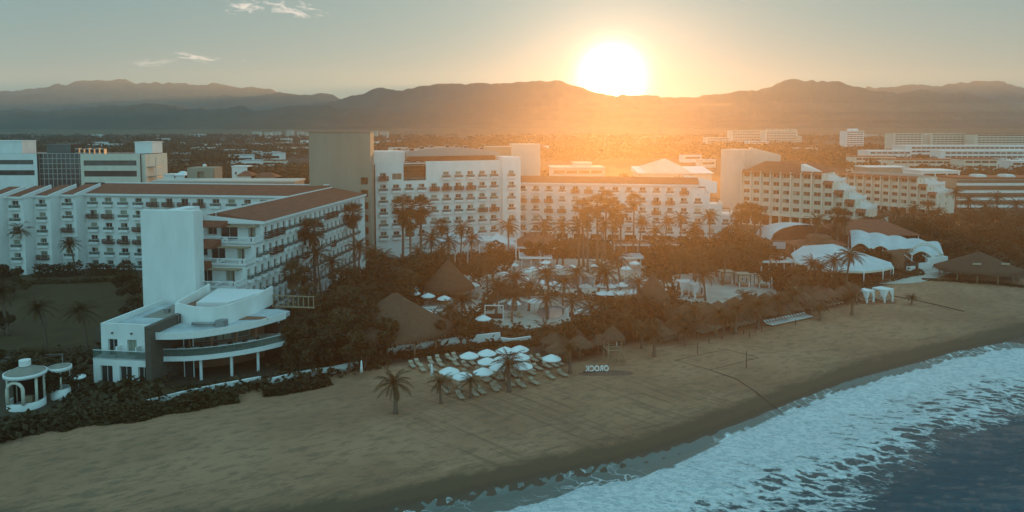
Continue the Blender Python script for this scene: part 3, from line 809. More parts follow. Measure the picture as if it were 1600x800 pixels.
    e.prism([(-10.9, -0.5), (0.5, -0.5), (0.5, -0.305), (-10.9, -0.305)], H - 0.15, H, M_white2, [H + 1.3, H + 0.26, H + 0.26, H + 1.3])
    e.prism([(-8.25, -0.3), (-7.95, -0.3), (-7.95, L), (-8.25, L)], H + 1.0, H, M_white2, [H + 1.85] * 4)
    e.build("roof_edge", t)
    tw = MB()
    tw.box(-12.7, -4.1, -13.7, -12.5, 0, 21.6, M_white)
    tw.box(-12.4, -5.4, -12.498, -9.0, 0, 21.2, M_white)
    tw.box(-12.9, -10.62, -8.998, -1.0, 0, 20.9, M_white)
    tw.box(-10.6, -10.1, -8.998, -1.0, 9, 20.2, M_white)
    tw.build("tower", t)
hotel_front()

# ================================================================== left: beach club in front of it
def arc(pts, n=24):
    """smooth curve through plan points"""
    out = []
    P = [Vector((p[0], p[1])) for p in pts]; P = [P[0] * 2 - P[1]] + P + [P[-1] * 2 - P[-2]]
    for i in range(1, len(P) - 2):
        for k in range(n // (len(P) - 3)):
            s = k / (n // (len(P) - 3))
            out.append(0.5 * ((2 * P[i]) + (-P[i - 1] + P[i + 1]) * s + (2 * P[i - 1] - 5 * P[i] + 4 * P[i + 1] - P[i + 2]) * s * s + (-P[i - 1] + 3 * P[i] - 3 * P[i + 1] + P[i + 2]) * s ** 3))
    out.append(P[-2]); return [tuple(v) for v in out]
def offset(path, k):
    res = []
    for i, p in enumerate(path):
        a = Vector(path[max(0, i - 1)]); b = Vector(path[min(len(path) - 1, i + 1)]); d = (b - a).normalized()
        res.append((p[0] - d.y * k, p[1] + d.x * k))
    return res
def ribbon(mb, path, thick, z0, z1, m):
    """a band following the path, thickness towards its left"""
    q = offset(path, thick)
    for i in range(len(path) - 1):
        mb.prism([path[i], path[i + 1], q[i + 1], q[i]], z0, z1, m)
def beach_club():
    O = on(147, 602); Lc = lambda p: (Matrix.Rotation(-GR, 3, 'Z') @ (Vector((p[0], p[1], 0)) - Vector((O.x, O.y, 0))))[:2]
    t = thing("beach_club_building", (O.x, O.y, 0), GR, "white two-storey beach club with curved glazed restaurant and flat pale roof", "restaurant")
    W = 7.9
    w = MB()
    lo = [(1.0 + 2.75 * i, 2.75 + 2.75 * i, 0.35, 2.75) for i in range(3)]; lo[2] = (6.4, 7.8, 0.35, 2.75)
    wall_open(w, (0, 0), (W, 0), 0, 3.75, lo, M_white)
    for u0, u1, a, b in lo: window(t, u1 - u0, b - a, 1, ((u0 + u1) / 2, 0.22, a), 0)
    hi = [(1.0 + 2.75 * i, 2.35 + 2.75 * i, 3.8, 6.0) for i in range(3)]
    wall_open(w, (0.45, 1.1), (W, 1.1), 3.75, 8.1, hi, M_white)
    for i, (u0, u1, a, b) in enumerate(hi): window(t, u1 - u0, b - a, 1 if i == 0 else 0, (0.45 + (u0 + u1) / 2, 1.32, a), 0, "door")
    w.box(0, W, 0, 1.098, 3.60, 3.748, M_white)
    for x in (3.2, 6.0): w.box(x, x + 0.16, 0.1, 1.098, 3.752, 5.3, M_white)
    wall_open(w, (0, 14.5), (0, 0), 0, 3.75, [], M_white); wall_open(w, (0.45, 14.5), (0.45, 1.1), 3.75, 8.1, [], M_white)
    w.box(0, 0.449, 1.1, 14.5, 3.6, 3.748, M_white)
    w.box(0.75, W, 1.4, 14.5, 7.2, 7.4, M_flat)
    w.box(2.5, W - 0.2, 7.0, 14.3, 7.402, 7.46, M_gravel)
    w.box(0.46, 0.75, 1.4, 14.5, 7.2, 8.098, M_white); w.box(0.46, W, 1.102, 1.398, 7.2, 8.098, M_white)
    w.build("wall", t)
    for i in range(3):
        l = MB(); l.lathe([(0.0, 0), (0.14, 0.02), (0.14, 0.2), (0, 0.22)], M_wood, 8, (0, 0, 0)); l.build("wall_lamp", t, (0.45 + 1.7 + 2.75 * i, 1.0, 6.75))
    gr = MB(); gr.box(0.02, W, 0.02, 0.06, 3.77, 4.75, M_rail); gr.box(0, W, 0, 0.08, 4.752, 4.82, M_white2)
    gr.box(0.02, 0.06, 0.081, 1.09, 3.77, 4.75, M_rail)
    gr.build("glass_railing", t)
    for x, y in ((4.4, 9.8), (6.2, 12.2)):
        c = MB(); c.box(-0.35, 0.35, -0.35, 0.35, 0, 0.55, M_metal); c.box(-0.4, 0.4, -0.4, 0.4, 0.552, 0.6, M_metal); c.build("roof_fan", t, (x, y, 7.46))
    fin = MB(); fin.prism([(W + 0.002, -0.6), (W + 0.8, -0.6), (W + 0.8, 8.5), (W + 0.002, 8.5)], 0, 8.3, M_stone); fin.build("stone_wall", t)
    # curved restaurant: floor slab, roof slab, columns, glass
    rt = arc([Lc(on(px, py, 7.1)) for px, py in ((252, 522), (300, 520), (350, 513), (400, 503), (446, 490))], 32)
    sl = arc([Lc(on(px, py, 3.6)) for px, py in ((252, 557), (300, 556), (350, 551), (400, 543), (447, 532))], 32)
    rt[0] = (W + 0.82, rt[0][1]); sl[0] = (W + 0.82, sl[0][1])
    back = 15.0
    s = MB(); s.prism(rt + [(rt[-1][0], rt[-1][1] + 1.5), (rt[-1][0] - 2, back), (W + 0.82, back)], 6.5, 7.1, M_flat)
    ribbon(s, offset(rt, -0.12), 0.12, 6.35, 7.3, M_white2)
    s.build("roof", t)
    f = MB(); f.prism(sl + [(sl[-1][0], sl[-1][1] + 2), (sl[-1][0] - 2, back), (W + 0.82, back)], 3.2, 3.55, M_pool_tile)
    ribbon(f, offset(sl, -0.12), 0.12, 2.95, 3.6, M_white2)
    f.build("floor_slab", t)
    rl = MB(); ribbon(rl, offset(sl, 0.05), 0.04, 3.6, 4.55, M_rail); ribbon(rl, offset(sl, 0.02), 0.10, 4.552, 4.62, M_white2); rl.build("glass_railing", t)
    bw = offset(sl, 6.0)
    bk = MB(); ribbon(bk, [p for p in bw if p[0] > W + 0.9], 0.2, 0, 6.48, M_red)
    bk.prism([(W + 0.82, 14.6), (rt[-1][0] - 2.2, 14.6), (rt[-1][0] - 2.2, 14.9), (W + 0.82, 14.9)], 0, 6.48, M_dark)
    bk.build("back_wall", t)
    for k, i in enumerate((4, 9, 14, 19, 24)):
        if i >= len(bw): continue
        q = bw[i]; wp = MB(); wp.box(-1.3, 1.3, -0.06, 0.0, 3.9, 5.6, M_curtain); wp.box(-1.4, 1.4, -0.03, 0.0, 3.8, 5.7, M_frame)
        d = Vector(bw[i + 1]) - Vector(bw[i]); wp.build("window", t, (q[0] + 0.05, q[1] - 0.05, 0), math.atan2(d.y, d.x))
    cm = MB(); cm.lathe([(0.2, 0), (0.2, 2.94)], M_white2, 12); cmesh = cm.mesh("column")
    for i in (10, 18, 25):
        q = offset(sl, 0.7)[i]; new_obj("column", cmesh, t, (q[0], q[1], 0))
    cb = MB(); cb.lathe([(0.16, 3.56), (0.16, 6.49)], M_red, 10); cb = cb.mesh("column")
    for i in (6, 13, 20, 26): q = offset(sl, 2.2)[i]; new_obj("column", cb, t, (q[0], q[1], 0))
    for z, h in ((0.0, 2.5), (3.56, 2.3)):
        d = MB(); x, y = W + 2.8, offset(sl, 2.4)[3][1]
        d.box(x - 0.75, x - 0.63, y, y + 0.1, z, z + h, M_white2); d.box(x + 0.63, x + 0.75, y, y + 0.1, z, z + h, M_white2); d.box(x - 0.75, x + 0.75, y, y + 0.1, z + h, z + h + 0.12, M_white2)
        d.box(x - 0.63, x + 0.63, y + 0.04, y + 0.06, z, z + h, M_glass); d.build("door", t)
    rnd = random.Random(11)
    # upper round terrace room on the roof
    dr = arc([Lc(on(px, py, 9.6)) for px, py in ((273, 474), (310, 481), (350, 479), (399, 463))], 24)
    dm = MB(); ribbon(dm, dr, 0.25, 7.102, 9.7, M_white)
    li, ri = dr[0], dr[-1]
    dm.prism([li, (li[0] + 0.25, li[1]), (li[0] + 0.5, 15.2), (li[0] + 0.25, 15.2)], 7.102, 9.7, M_white, [9.7, 9.7, 10.6, 10.6])
    dm.prism([(ri[0] - 0.25, ri[1]), ri, (ri[0], 18), (ri[0] - 0.25, 18)], 7.102, 9.7, M_white, [9.7, 9.7, 9.9, 9.9])
    inner = offset(dr, 0.26)
    dm.prism(inner + [(ri[0] - 0.26, 17), (li[0] + 0.6, 17)], 7.2, 8.9, M_red)
    dm.prism([(inner[4][0], inner[4][1] + 2.0), (inner[14][0], inner[14][1] + 3.0), (inner[18][0], inner[18][1] + 4.5), (ri[0] - 0.3, 17), (li[0] + 0.7, 17)], 8.902, 9.55, M_white2)
    dm.build("upper_terrace", t)
    v = MB(); v.box(0, 1.0, 0, 0.1, 0, 0.9, M_metal); v.box(0.08, 0.92, -0.02, 0, 0.08, 0.82, M_dark); v.build("vent_grille", t, (dr[0][0] + 0.5, dr[0][1] - 1.0, 7.5), -0.5)
    dk = MB(); a = Lc(on(392, 496, 7.12)); dk.prism([(a[0] - 1, a[1] - 1.5), (a[0] + 3, a[1] - 0.6), (a[0] + 2, a[1] + 0.6), (a[0] - 1.8, a[1] + 0.4)], 7.13, 7.16, M_red); dk.build("roof_deck", t)
    duct = MB(); a = Lc(on(300, 508, 7.3)); b = Lc(on(342, 508, 7.3)); duct.tube([(a[0], a[1], 7.5), (b[0], b[1], 7.5)], 0.22, M_metal, 8)
    duct.box(b[0] - 0.3, b[0] + 0.9, b[1] - 0.4, b[1] + 0.8, 7.12, 8.0, M_metal); duct.build("duct", t)
    pg = MB()
    x0, y0 = ri[0] + 0.4, 17.0
    for i in range(9): pg.box(x0 + i * 0.8, x0 + i * 0.8 + 0.12, y0, y0 + 0.12, 7.1, 8.6, M_postwood)
    pg.box(x0 - 0.1, x0 + 6.6, y0 - 0.05, y0 + 0.17, 8.602, 8.72, M_postwood); pg.box(x0 - 0.1, x0 + 6.6, y0 - 0.05, y0 + 0.17, 6.9, 7.098, M_postwood); pg.build("trellis", t)
    # furniture of the two terraces
    R = Matrix.Rotation(GR, 3, 'Z')
    tp = MB(); tp.lathe([(0, 0.72), (0.55, 0.72), (0.55, 0.76), (0, 0.76)], M_white2, 14); tp.lathe([(0.05, 0.02), (0.05, 0.718)], M_metal, 6); tp.lathe([(0, 0), (0.28, 0), (0.28, 0.018), (0, 0.018)], M_metal, 10)
    tpm = tp.mesh("dining_table")
    ch = MB(); ch.box(-.24, .24, -.24, .24, .42, .47, M_wood); ch.box(-.24, .24, .2, .24, .472, .95, M_wood)
    for a in (-.21, .18):
        for b in (-.21, .18): ch.box(a, a + .03, b, b + .03, 0, .418, M_wood)
    chm = ch.mesh("dining_chair")
    for i, off in ((4, 1.4), (8, 1.5), (12, 1.3), (16, 1.5), (20, 1.4), (24, 1.5)):
        q = offset(sl, off)[i]; p = Vector((O.x, O.y, 0)) + R @ Vector((q[0], q[1], 3.552))
        tb = new_obj("dining_table", tpm, None, p, 0); later(tag(tb, cat="table", group="tables on the restaurant terrace"), "round white table on the curved upper restaurant terrace", "rtable")
        for a in (0.5, 2.6, 4.4):
            c = new_obj("dining_chair", chm, None, p + Vector((0.85 * math.sin(a), -0.85 * math.cos(a), 0)), a + math.pi); later(tag(c, cat="chair", group="chairs on the restaurant terrace"), "dark wooden chair on the upper restaurant terrace", "rchair")
beach_club()

# ================================================================== tall dark tower slab
def dark_tower():
    O = at(482, 206, 176)
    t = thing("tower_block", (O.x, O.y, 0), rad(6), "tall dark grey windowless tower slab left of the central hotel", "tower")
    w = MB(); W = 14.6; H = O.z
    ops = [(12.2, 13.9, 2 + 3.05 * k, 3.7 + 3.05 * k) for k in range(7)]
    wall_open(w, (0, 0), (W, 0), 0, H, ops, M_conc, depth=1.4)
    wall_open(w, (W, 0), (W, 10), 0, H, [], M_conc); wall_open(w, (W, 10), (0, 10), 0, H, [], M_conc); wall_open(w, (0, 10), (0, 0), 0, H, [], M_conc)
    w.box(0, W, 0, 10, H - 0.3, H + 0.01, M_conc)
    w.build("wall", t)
    for k in range(7): b = MB(); b.box(12.2, 13.9, 1.38, 1.6, 0, 1.7, M_red); b.build("landing_opening", t, (0, 0, 2 + 3.05 * k))
    l = MB(); l.lathe([(0.0, 0), (0.12, 0), (0.12, 0.3), (0.03, 0.32), (0.03, 0.8), (0, 0.8)], M_metal, 8); l.build("beacon", t, (8.8, 1, H + 0.01))
dark_tower()

# ================================================================== central hotel
def central_hotel():
    O = at(586, 253, 187)
    t = thing("hotel_building", (O.x, O.y, 0), rad(22.2), "big white central hotel with rows of balconies and dark arched roof structure", "hotel")
    H = 25.3; L = 34.6; w = MB()
    cols = [2.0 + 3.39 * i for i in range(10)]
    rows = [5.5 + 3.05 * k for k in range(6)]
    wood = {(0, 5), (4, 4), (5, 4), (6, 4), (7, 4), (8, 2), (9, 2), (2, 2), (3, 2)}
    skip = {(1, 5), (2, 5), (3, 5), (4, 5)}
    # the facade with its open loggia on the top storey
    ops_extra = [(7.4, 13.4, 20.3, 24.7)]
    a_, b_ = (0, 0), (L, 0)
    wm = MB(); hotel_face(t, wm, a_, b_, 0, 20.2, cols, rows[:5], 1.6, 1.7, M_white, wood)
    top = MB(); topcols = [cols[0]] + cols[5:]
    ops = [(c - 0.8, c + 0.8, rows[5], rows[5] + 1.7) for c in topcols] + [(4.4, 6.9, rows[5] - 0.1, rows[5] + 1.5)] + ops_extra
    wall_open(wm, a_, b_, 20.2, H, ops, M_white)
    for c in topcols:
        window(t, 1.6, 1.7, random.choice((0, 2, 3)), (c, 0.22, rows[5]), 0); balcony(t, 'wood' if c == cols[0] else 'white', 2.6 if c == cols[0] else 2.3, (c, -0.003, rows[5] - 0.1), 0)
    window(t, 2.5, 1.6, 0, (5.65, 0.22, rows[5] - 0.1), 0)
    wall_open(wm, (L, 0), (L, 14), 0, H, [], M_white); wall_open(wm, (L, 14), (-2.6, 14), 0, H, [], M_white)
    wm.box(-2.6, -0.002, 1.4, 13.9, 0, H - 0.1, M_white)
    wm.box(0.3, L - 0.3, 0.4, 13.9, H - 1.2, H - 0.9, M_gravel)
    wm.box(L + 0.002, L + 5.2, -1.6, 8, 0, H + 0.8, M_white)
    wm.build("wall", t)
    for r in rows[:5] + [rows[5]]:
        window(t, 1.5, 1.7, random.choice((0, 1, 2)), (L + 2.4, -1.66, r), 0); balcony(t, 'white', 2.2, (L + 2.4, -1.603, r - 0.1), 0)
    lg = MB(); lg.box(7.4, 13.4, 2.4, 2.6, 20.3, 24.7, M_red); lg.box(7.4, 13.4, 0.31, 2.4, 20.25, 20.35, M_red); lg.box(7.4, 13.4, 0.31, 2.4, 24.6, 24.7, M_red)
    lg.box(7.4, 13.4, 0.05, 0.12, 20.4, 21.1, M_rail); lg.box(7.4, 13.4, 1.2, 1.3, 22.6, 22.8, M_wood)
    for x in (8.5, 10.2, 12.0): lg.box(x, x + 0.8, 1.3, 2.0, 20.36, 21.0, M_wood)
    lg.build("loggia", t)
    sg = MB()
    pts = [(7.9 + 0.5 * i, -0.1, 25.5 + 0.28 * math.sin(i * 1.1)) for i in range(11)]
    sg.tube(pts, 0.22, M_wood, 6); sg.box(7.5, 13.3, -0.05, 0.1, 25.0, 25.22, M_wood); sg.build("roof_ornament", t)
    ph = MB(); ph.box(-2.4, 8.8, 4, 12, H - 0.8, H + 2.6, M_white); ph.box(9.5, L - 0.5, 3.2, 4.0, H - 0.9, H + 1.2, M_tile); ph.build("penthouse", t)
    ar = MB(); n = 14
    for i in range(n):
        a0, a1 = i / n, (i + 1) / n
        z0, z1 = [H + 1.6 + 1.9 * math.sin(math.pi * (0.12 + 0.80 * s)) for s in (a0, a1)]
        x0, x1 = 8.8 + 26.5 * a0, 8.8 + 26.5 * a1
        ar.prism([(x0, 3.0), (x1, 3.0), (x1, 13.5), (x0, 13.5)], H + 1.2, H, M_metal, [z0, z1, z1, z0])
    ar.build("arched_roof", t)
    for i in range(7):
        c = MB(); c.box(-0.6, 0.6, -0.5, 0.5, 0, 0.7, M_metal); c.box(-0.5, 0.5, -0.52, -0.5, 0.1, 0.6, M_dark); c.box(-0.3, 0.3, -0.3, 0.3, 0.701, 0.8, M_metal)
        a = (i + 0.7) / 8; c.build("roof_unit", t, (8.8 + 26.5 * a, 6 + (i % 3) * 2, H + 1.5 + 1.9 * math.sin(math.pi * (0.12 + 0.8 * a))))
    return t
central_hotel()

def tower_pair():
    O = at(757, 230, 232)
    t = thing("tower_block", (O.x, O.y, 0), rad(4), "pair of joined grey windowless towers behind the right end of the central hotel", "tower")
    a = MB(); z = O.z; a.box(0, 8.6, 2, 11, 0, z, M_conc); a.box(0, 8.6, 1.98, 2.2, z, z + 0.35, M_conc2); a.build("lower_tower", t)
    b = MB(); b.box(8.602, 17.8, 0, 9.5, 0, z + 0.7, M_conc2); b.box(8.5, 17.9, -0.1, 9.6, z + 0.702, z + 0.95, M_conc2); b.build("upper_tower", t)
tower_pair()

# ================================================================== east wing
def east_wing():
    O = at(808, 287, 226)
    t = thing("hotel_building", (O.x, O.y, 0), -rad(9.7), "long low white hotel wing with brown roof and stepped right end behind the palms", "hotel")
    H = 17.0; w = MB(); z0s = [H - 3.05 * (k + 1) for k in range(6)]
    ends = [54.5, 58.0, 61.6, 65.3, 65.3, 65.3]
    woods = [{4, 5, 12, 13}, {0, 1, 2, 10, 11}, {2, 3, 10}, {9}, {}, {}]
    for k in range(5):
        z = z0s[k]
        cols = [1.8 + 4.06 * i for i in range(16) if 1.8 + 4.06 * i < ends[k] - 1]
        hotel_face(t, w, (0, 0), (ends[k], 0), z, z + 3.05, cols, [z + 0.5], 1.7, 1.75, M_white, {(i, 0) for i in woods[k]})
        wall_open(w, (ends[k], 0), (ends[k], 13), z, z + 3.05, [], M_white)
        if k:
            w.box(ends[k - 1] + 0.002, ends[k], 0.1, 12.9, z + 2.85, z + 3.05, M_white2)
            r = MB(); r.box(ends[k - 1] + 0.1, ends[k], -0.05, 0.12, z + 3.052, z + 3.6, M_white2); r.box(ends[k - 1] + 0.1, ends[k], -0.05, 0.12, z + 4.0, z + 4.12, M_white2)
            r.box(ends[k] - 0.25, ends[k] - 0.01, -0.05, 0.12, z + 3.6, z + 3.998, M_white2); r.box(ends[k] - 0.2, ends[k], 0.13, 8, z + 3.052, z + 4.1, M_white2)
            r.build("terrace_parapet", t)
            pg = MB(); pg.box(ends[k - 1] + 0.2, ends[k - 1] + 2.4, 1.5, 5, z + 5.2, z + 5.35, M_wood); pg.box(ends[k - 1] + 2.2, ends[k - 1] + 2.35, 1.5, 1.65, z + 3.06, z + 5.19, M_wood); pg.build("pergola", t)
    wall_open(w, (0, 0), (65.3, 0), 0, z0s[4], [(2 + 5.2 * i, 5.4 + 5.2 * i, 0.1, min(1.6, z0s[4] - 0.1)) for i in range(11)] if z0s[4] > 0.5 else [], M_white, depth=1.0)
    wall_open(w, (54.5, 13), (0, 13), 0, H, [], M_white)
    w.build("wall", t)
    rf = MB(); rf.prism([(-0.3, -0.4), (54.9, -0.4), (54.9, 6.5), (-0.3, 6.5)], H + 0.002, H, M_tile, [H + 0.15, H + 0.15, H + 1.9, H + 1.9])
    rf.prism([(-0.3, 6.502), (54.9, 6.502), (54.9, 13.2), (-0.3, 13.2)], H + 0.002, H, M_tile, [H + 1.9, H + 1.9, H + 0.3, H + 0.3]); rf.build("roof", t)
    e = MB(); e.box(-0.3, 55.0, -0.55, -0.405, H - 0.3, H + 0.2, M_white2)
    e.prism([(51, 9), (61, 9), (61, 9.4), (51, 9.4)], H - 3, H, M_white2, [H + 2.6, H + 0.4, H + 0.4, H + 2.6]); e.build("roof_edge", t)
east_wing()

# ================================================================== stepped hotels to the right
def stepped_hotel(O, rz, label, H, S, bay, ncol, nrow, steps, m, extra=None, depth=14, ribs=True, rise=3.2, roofm=None):
    t = thing("hotel_building", (O.x, O.y, 0), rz, label, "hotel")
    w = MB(); rb = MB(); aw_all = []
    L0 = ncol * bay
    for k in range(nrow):
        z = H - S * (k + 1); end = L0 + (min(k, steps)) * bay
        n = ncol + min(k, steps)
        hotel_face(t, w, (0, 0), (end, 0), z, z + S, [bay * (i + 0.5) for i in range(n)], [z + 0.75], bay * 0.62, S * 0.48, m, bal=False, kinds=(1, 1, 4, 2))
        ops = [(1.5, 2.3, z + 0.8, z + 2.0), (6.5, 7.3, z + 0.8, z + 2.0)]
        wall_open(w, (end, 0), (end, depth), z, z + S, ops, M_cream if m is M_cream else M_white)
        for u0, u1, a, b in ops: window(t, 0.8, 1.2, 1, (end - 0.22, (u0 + u1) / 2, a), rad(90))
        if k and k <= steps:
            x0 = L0 + (k - 1) * bay
            w.box(x0 + 0.002, end, 0.1, depth - 0.1, z + S - 0.2, z + S - 0.002, M_white2)
            r = MB()
            r.box(end - 0.22, end - 0.003, -0.1, depth, z + S, z + S + 1.0, M_white2)
            for yy in (4.5, 9.3): r.prism([(x0 + 0.1, yy), (end - 0.25, yy), (end - 0.25, yy + 0.3), (x0 + 0.1, yy + 0.3)], z + S, z, M_white2, [z + S + 2.6, z + S + 1.0, z + S + 1.0, z + S + 2.6])
            r.build("terrace_parapet", t)
        # the sloped clay awning of the topmost room in each bay
        lo, hi = (0, n) if k == 0 else (n - 1, n)
        if k == 0 or k <= steps:
            for i in range(lo, hi):
                a = MB(); a.prism([(i * bay + 0.25, -1.5), ((i + 1) * bay - 0.15, -1.5), ((i + 1) * bay - 0.15, 0.0), (i * bay + 0.25, 0.0)], z + S - 0.75, z, M_tile, [z + S - 0.55, z + S - 0.55, z + S + 0.45, z + S + 0.45])
                a.build("awning", t)
    zb = H - S * nrow
    for i in range(ncol + steps + 1):
        kk = max(0, i - ncol)
        top = H - S * kk - 0.1
        rb = MB(); rb.box(i * bay - 0.22, i * bay + 0.22, -1.1, -0.002, 0 if i % 2 == 0 else zb, top, m); rb.build("pier", t)
    ee = L0 + steps * bay
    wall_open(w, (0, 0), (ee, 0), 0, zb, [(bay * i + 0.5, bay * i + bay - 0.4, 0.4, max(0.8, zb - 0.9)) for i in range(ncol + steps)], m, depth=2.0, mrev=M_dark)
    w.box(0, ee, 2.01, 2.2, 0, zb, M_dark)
    if ribs: w.box(0, ee, -1.2, -0.003, zb - 0.9, zb - 0.2, m)
    wall_open(w, (ee, 0), (ee, depth), 0, zb, [], m)
    wall_open(w, (L0, depth), (0, depth), 0, H, [], m); wall_open(w, (0, depth), (0, 0), 0, H, [], m)
    w.build("wall", t)
    rf = MB(); a, b = 0.5, L0 + 0.2
    rf.add([(a, 1.0, H), (b, 1.0, H), (b, depth, H), (a, depth, H), (a + 5, 7, H + rise), (b - 5, 7, H + rise)], [(0, 1, 5, 4), (1, 2, 5), (2, 3, 4, 5), (3, 0, 4)], roofm or M_tile)
    rf.build("roof", t)
    if extra: extra(t)
    return t
def right_extra(t):
    b = MB(); b.box(-8.4, -0.01, 1.0, 10, 0, 26.4, M_conc2); b.build("tower", t)
    c = MB(); c.prism([(0.0, 8), (8.5, 14.2), (5, 20), (-4, 16)], 0, 26, M_conc2, [27.0, 24.4, 24.4, 27.0]); c.build("rear_tower", t)
    d = MB(); d.prism([(19.8, 1.1), (26.5, 1.1), (26.5, 6), (19.8, 6)], 19.0, 20, M_white, [21.8, 19.6, 19.6, 21.8]); d.build("gable", t)
stepped_hotel(at(1160, 266, 258), -rad(38.8), "cream ribbed hotel with clay awnings and white stepped terraces cascading right", 19.1, 2.85, 3.42, 8, 5, 5, M_cream, right_extra)
stepped_hotel(at(1312, 271, 316), -rad(55), "smaller cream ribbed hotel with stepped end behind the dark trees on the right", 14.4, 2.85, 3.7, 9, 4, 2, M_cream, rise=1.0, roofm=M_gravel)

def far_block(name, px0, px1, ytop, Y, depth, label, cat, m=None, floors=0, ybot=None, roofm=None, rz=0.0, fh=3.2, extra=None, bandm=None):
    a, b = at(px0, ytop, Y), at(px1, ytop, Y)
    W, H = b.x - a.x, a.z
    t = thing(name, (a.x, Y, 0), rz, label, cat)
    w = MB(); m = m or M_conc2
    w.box(0, W, 0, depth, 0, H, m); w.build("wall", t)
    r = MB(); r.box(-0.3, W + 0.3, -0.3, depth + 0.3, H + 0.002, H + 0.5, roofm or m); r.build("roof", t)
    for k in range(floors):
        z = H - fh * (k + 1) + 0.9
        if z < 1: break
        bd = MB(); bd.box(W * 0.04, W * 0.96, -0.12, -0.004, z, z + fh * 0.42, bandm or M_glass)
        n = max(2, int(W / 5))
        for i in range(n + 1): bd.box(W * 0.04 + W * 0.92 * i / n - 0.25, W * 0.04 + W * 0.92 * i / n + 0.25, -0.3, -0.121, z, z + fh * 0.42, m)
        bd.build("window_band", t)
    if extra: extra(t, W, H, depth)
    return t

# ================================================================== far buildings
def office_left():
    Y = 300
    def P(px): return at(px, 235, Y).x
    O = at(-30, 235, Y)
    t = thing("office_building", (0, Y, 0), 0, "glass and white concrete office complex behind the lawn hotel on the far left", "office")
    z = lambda py: at(0, py, Y).z
    w = MB(); wb = MB()
    x0, x1, x2, x3, x4 = P(-60), P(57), P(134), P(226), P(239)
    wall_open(w, (x0, 0), (x1, 0), 0, z(240), [(0.5, x1 - x0 - 1.5, z(257), z(250)), (0.5, x1 - x0 - 1.2, z(274), z(266))], M_white, depth=0.6)
    w.box(x0, x1, 0.61, 20, 0, z(240) - 0.01, M_blueglass)
    wall_open(wb, (x2, -4), (x3, -4), 0, z(240), [(1.2, x3 - x2 - 1.5, z(258), z(250)), (1.2, x3 - x2 - 1.5, z(275), z(266)), (1.2, x3 - x2 - 1.5, z(292), z(284))], M_cream, depth=0.6)
    wb.box(x2, x3, -3.39, 16, 0, z(240) - 0.01, M_blueglass)
    wb.box(x3 + 0.002, x3 + 1.6, -3, 16, 0, z(240) - 0.3, M_cream)
    w.build("wall", t); wb.build("wall", t)
    g = MB(); g.box(x1 + 0.002, x2 - 0.002, 1.5, 18, 0, z(240), M_blueglass)
    for i in range(12): x = x1 + (x2 - x1) * i / 11; g.box(x - 0.09, x + 0.09, 1.3, 1.498, 0, z(240), M_frame)
    for k in range(6): g.box(x1, x2, 1.32, 1.496, z(240) - 2.1 * k - 0.1, z(240) - 2.1 * k + 0.1, M_frame)
    g.build("glass_facade", t)
    for (a, b, yt, m) in ((-40, 27, 221, M_white), (66, 104, 227, M_blueglass), (205, 232, 223, M_white)):
        r = MB(); r.box(P(a), P(b), 3, 12, z(240) + 0.01, z(yt), m); r.box(P(a) - .2, P(b) + .2, 2.8, 12.2, z(yt) + .002, z(yt) + 0.35, m); r.build("rooftop_block", t)
    for i in range(6):
        c = MB(); x = P(108 + i * 8); c.box(x, x + 1.6, 4, 6, z(240) + 0.01, z(232 + (i % 2)), M_metal); c.box(x + .2, x + 1.4, 3.95, 3.999, z(239), z(234), M_dark); c.build("cooling_unit", t)
    st = MB()
    for k in range(5): st.box(x3 + 1.602, x3 + 5, -1, 4, 2 + 4 * k, 2.3 + 4 * k, M_metal)
    st.tube([(x3 + 4.8, -0.9, 0), (x3 + 4.8, -0.9, 22)], 0.12, M_metal, 6); st.build("fire_stair", t)
office_left()

far_block("apartment_tower", 1143, 1196, 204, 1500, 30, "tall pale apartment tower in the hazy cluster, the one with the ragged roofline", "tower", floors=12, m=M_cream)
far_block("apartment_tower", 1196, 1246, 205, 1450, 30, "tall pale apartment tower in the hazy cluster with arcaded crown, on the right", "tower", floors=10, m=M_cream, extra=lambda t, W, H, d: [MB().box(i * W / 9 + 0.5, i * W / 9 + W / 14, 0, 3, H + 0.5, H + 4, M_cream).build("roof_pier", t) for i in range(9)])
far_block("apartment_tower", 1246, 1253, 213, 1440, 25, "narrow lower slab at the right edge of the hazy tower cluster", "tower", floors=9, m=M_cream)
far_block("apartment_block", 1104, 1143, 215, 1520, 30, "broad lower pale block at the left edge of the hazy tower cluster", "apartments", floors=7, m=M_cream)
far_block("apartment_block", 1170, 1203, 221, 1300, 25, "small pale block standing in front of the hazy tower cluster", "apartments", floors=4, m=M_white)
def white_tower_extra(t, W, H, d):
    c = MB(); c.lathe([(0, 0), (W * .28, 0), (W * .28, 3), (0, 3)], M_white, 14, (W * .55, d * .5, H + .5)); c.build("roof_drum", t)
far_block("apartment_tower", 1322, 1350, 205, 1050, 20, "single white round-topped tower standing alone above the right palms", "tower", floors=9, m=M_white, fh=3.0, extra=white_tower_extra)
far_block("resort_tower", 1397, 1442, 209, 900, 22, "leftmost of the three long far resort slabs on the right", "hotel", floors=7, m=M_cream, fh=2.8)
far_block("resort_tower", 1455, 1509, 209, 900, 22, "middle one of the three long far resort slabs on the right", "hotel", floors=7, m=M_cream, fh=2.8)
far_block("resort_tower", 1442.5, 1454.5, 211, 905, 18, "plain pale stair tower between the far resort slabs", "tower", floors=0, m=M_conc2)
far_block("resort_tower", 1523, 1640, 210, 880, 22, "rightmost and longest far resort slab with clay-coloured roof edge", "hotel", floors=6, m=M_cream, fh=2.8, roofm=M_tile)
far_block("resort_building", 1415, 1640, 228, 700, 25, "long white far resort building with a dark row of windows under a wide roof", "hotel", floors=3, m=M_white, fh=3.5)
far_block("resort_building", 1357, 1425, 236, 640, 20, "low white building with flat parapet left of the long far resort", "building", floors=1, m=M_white)
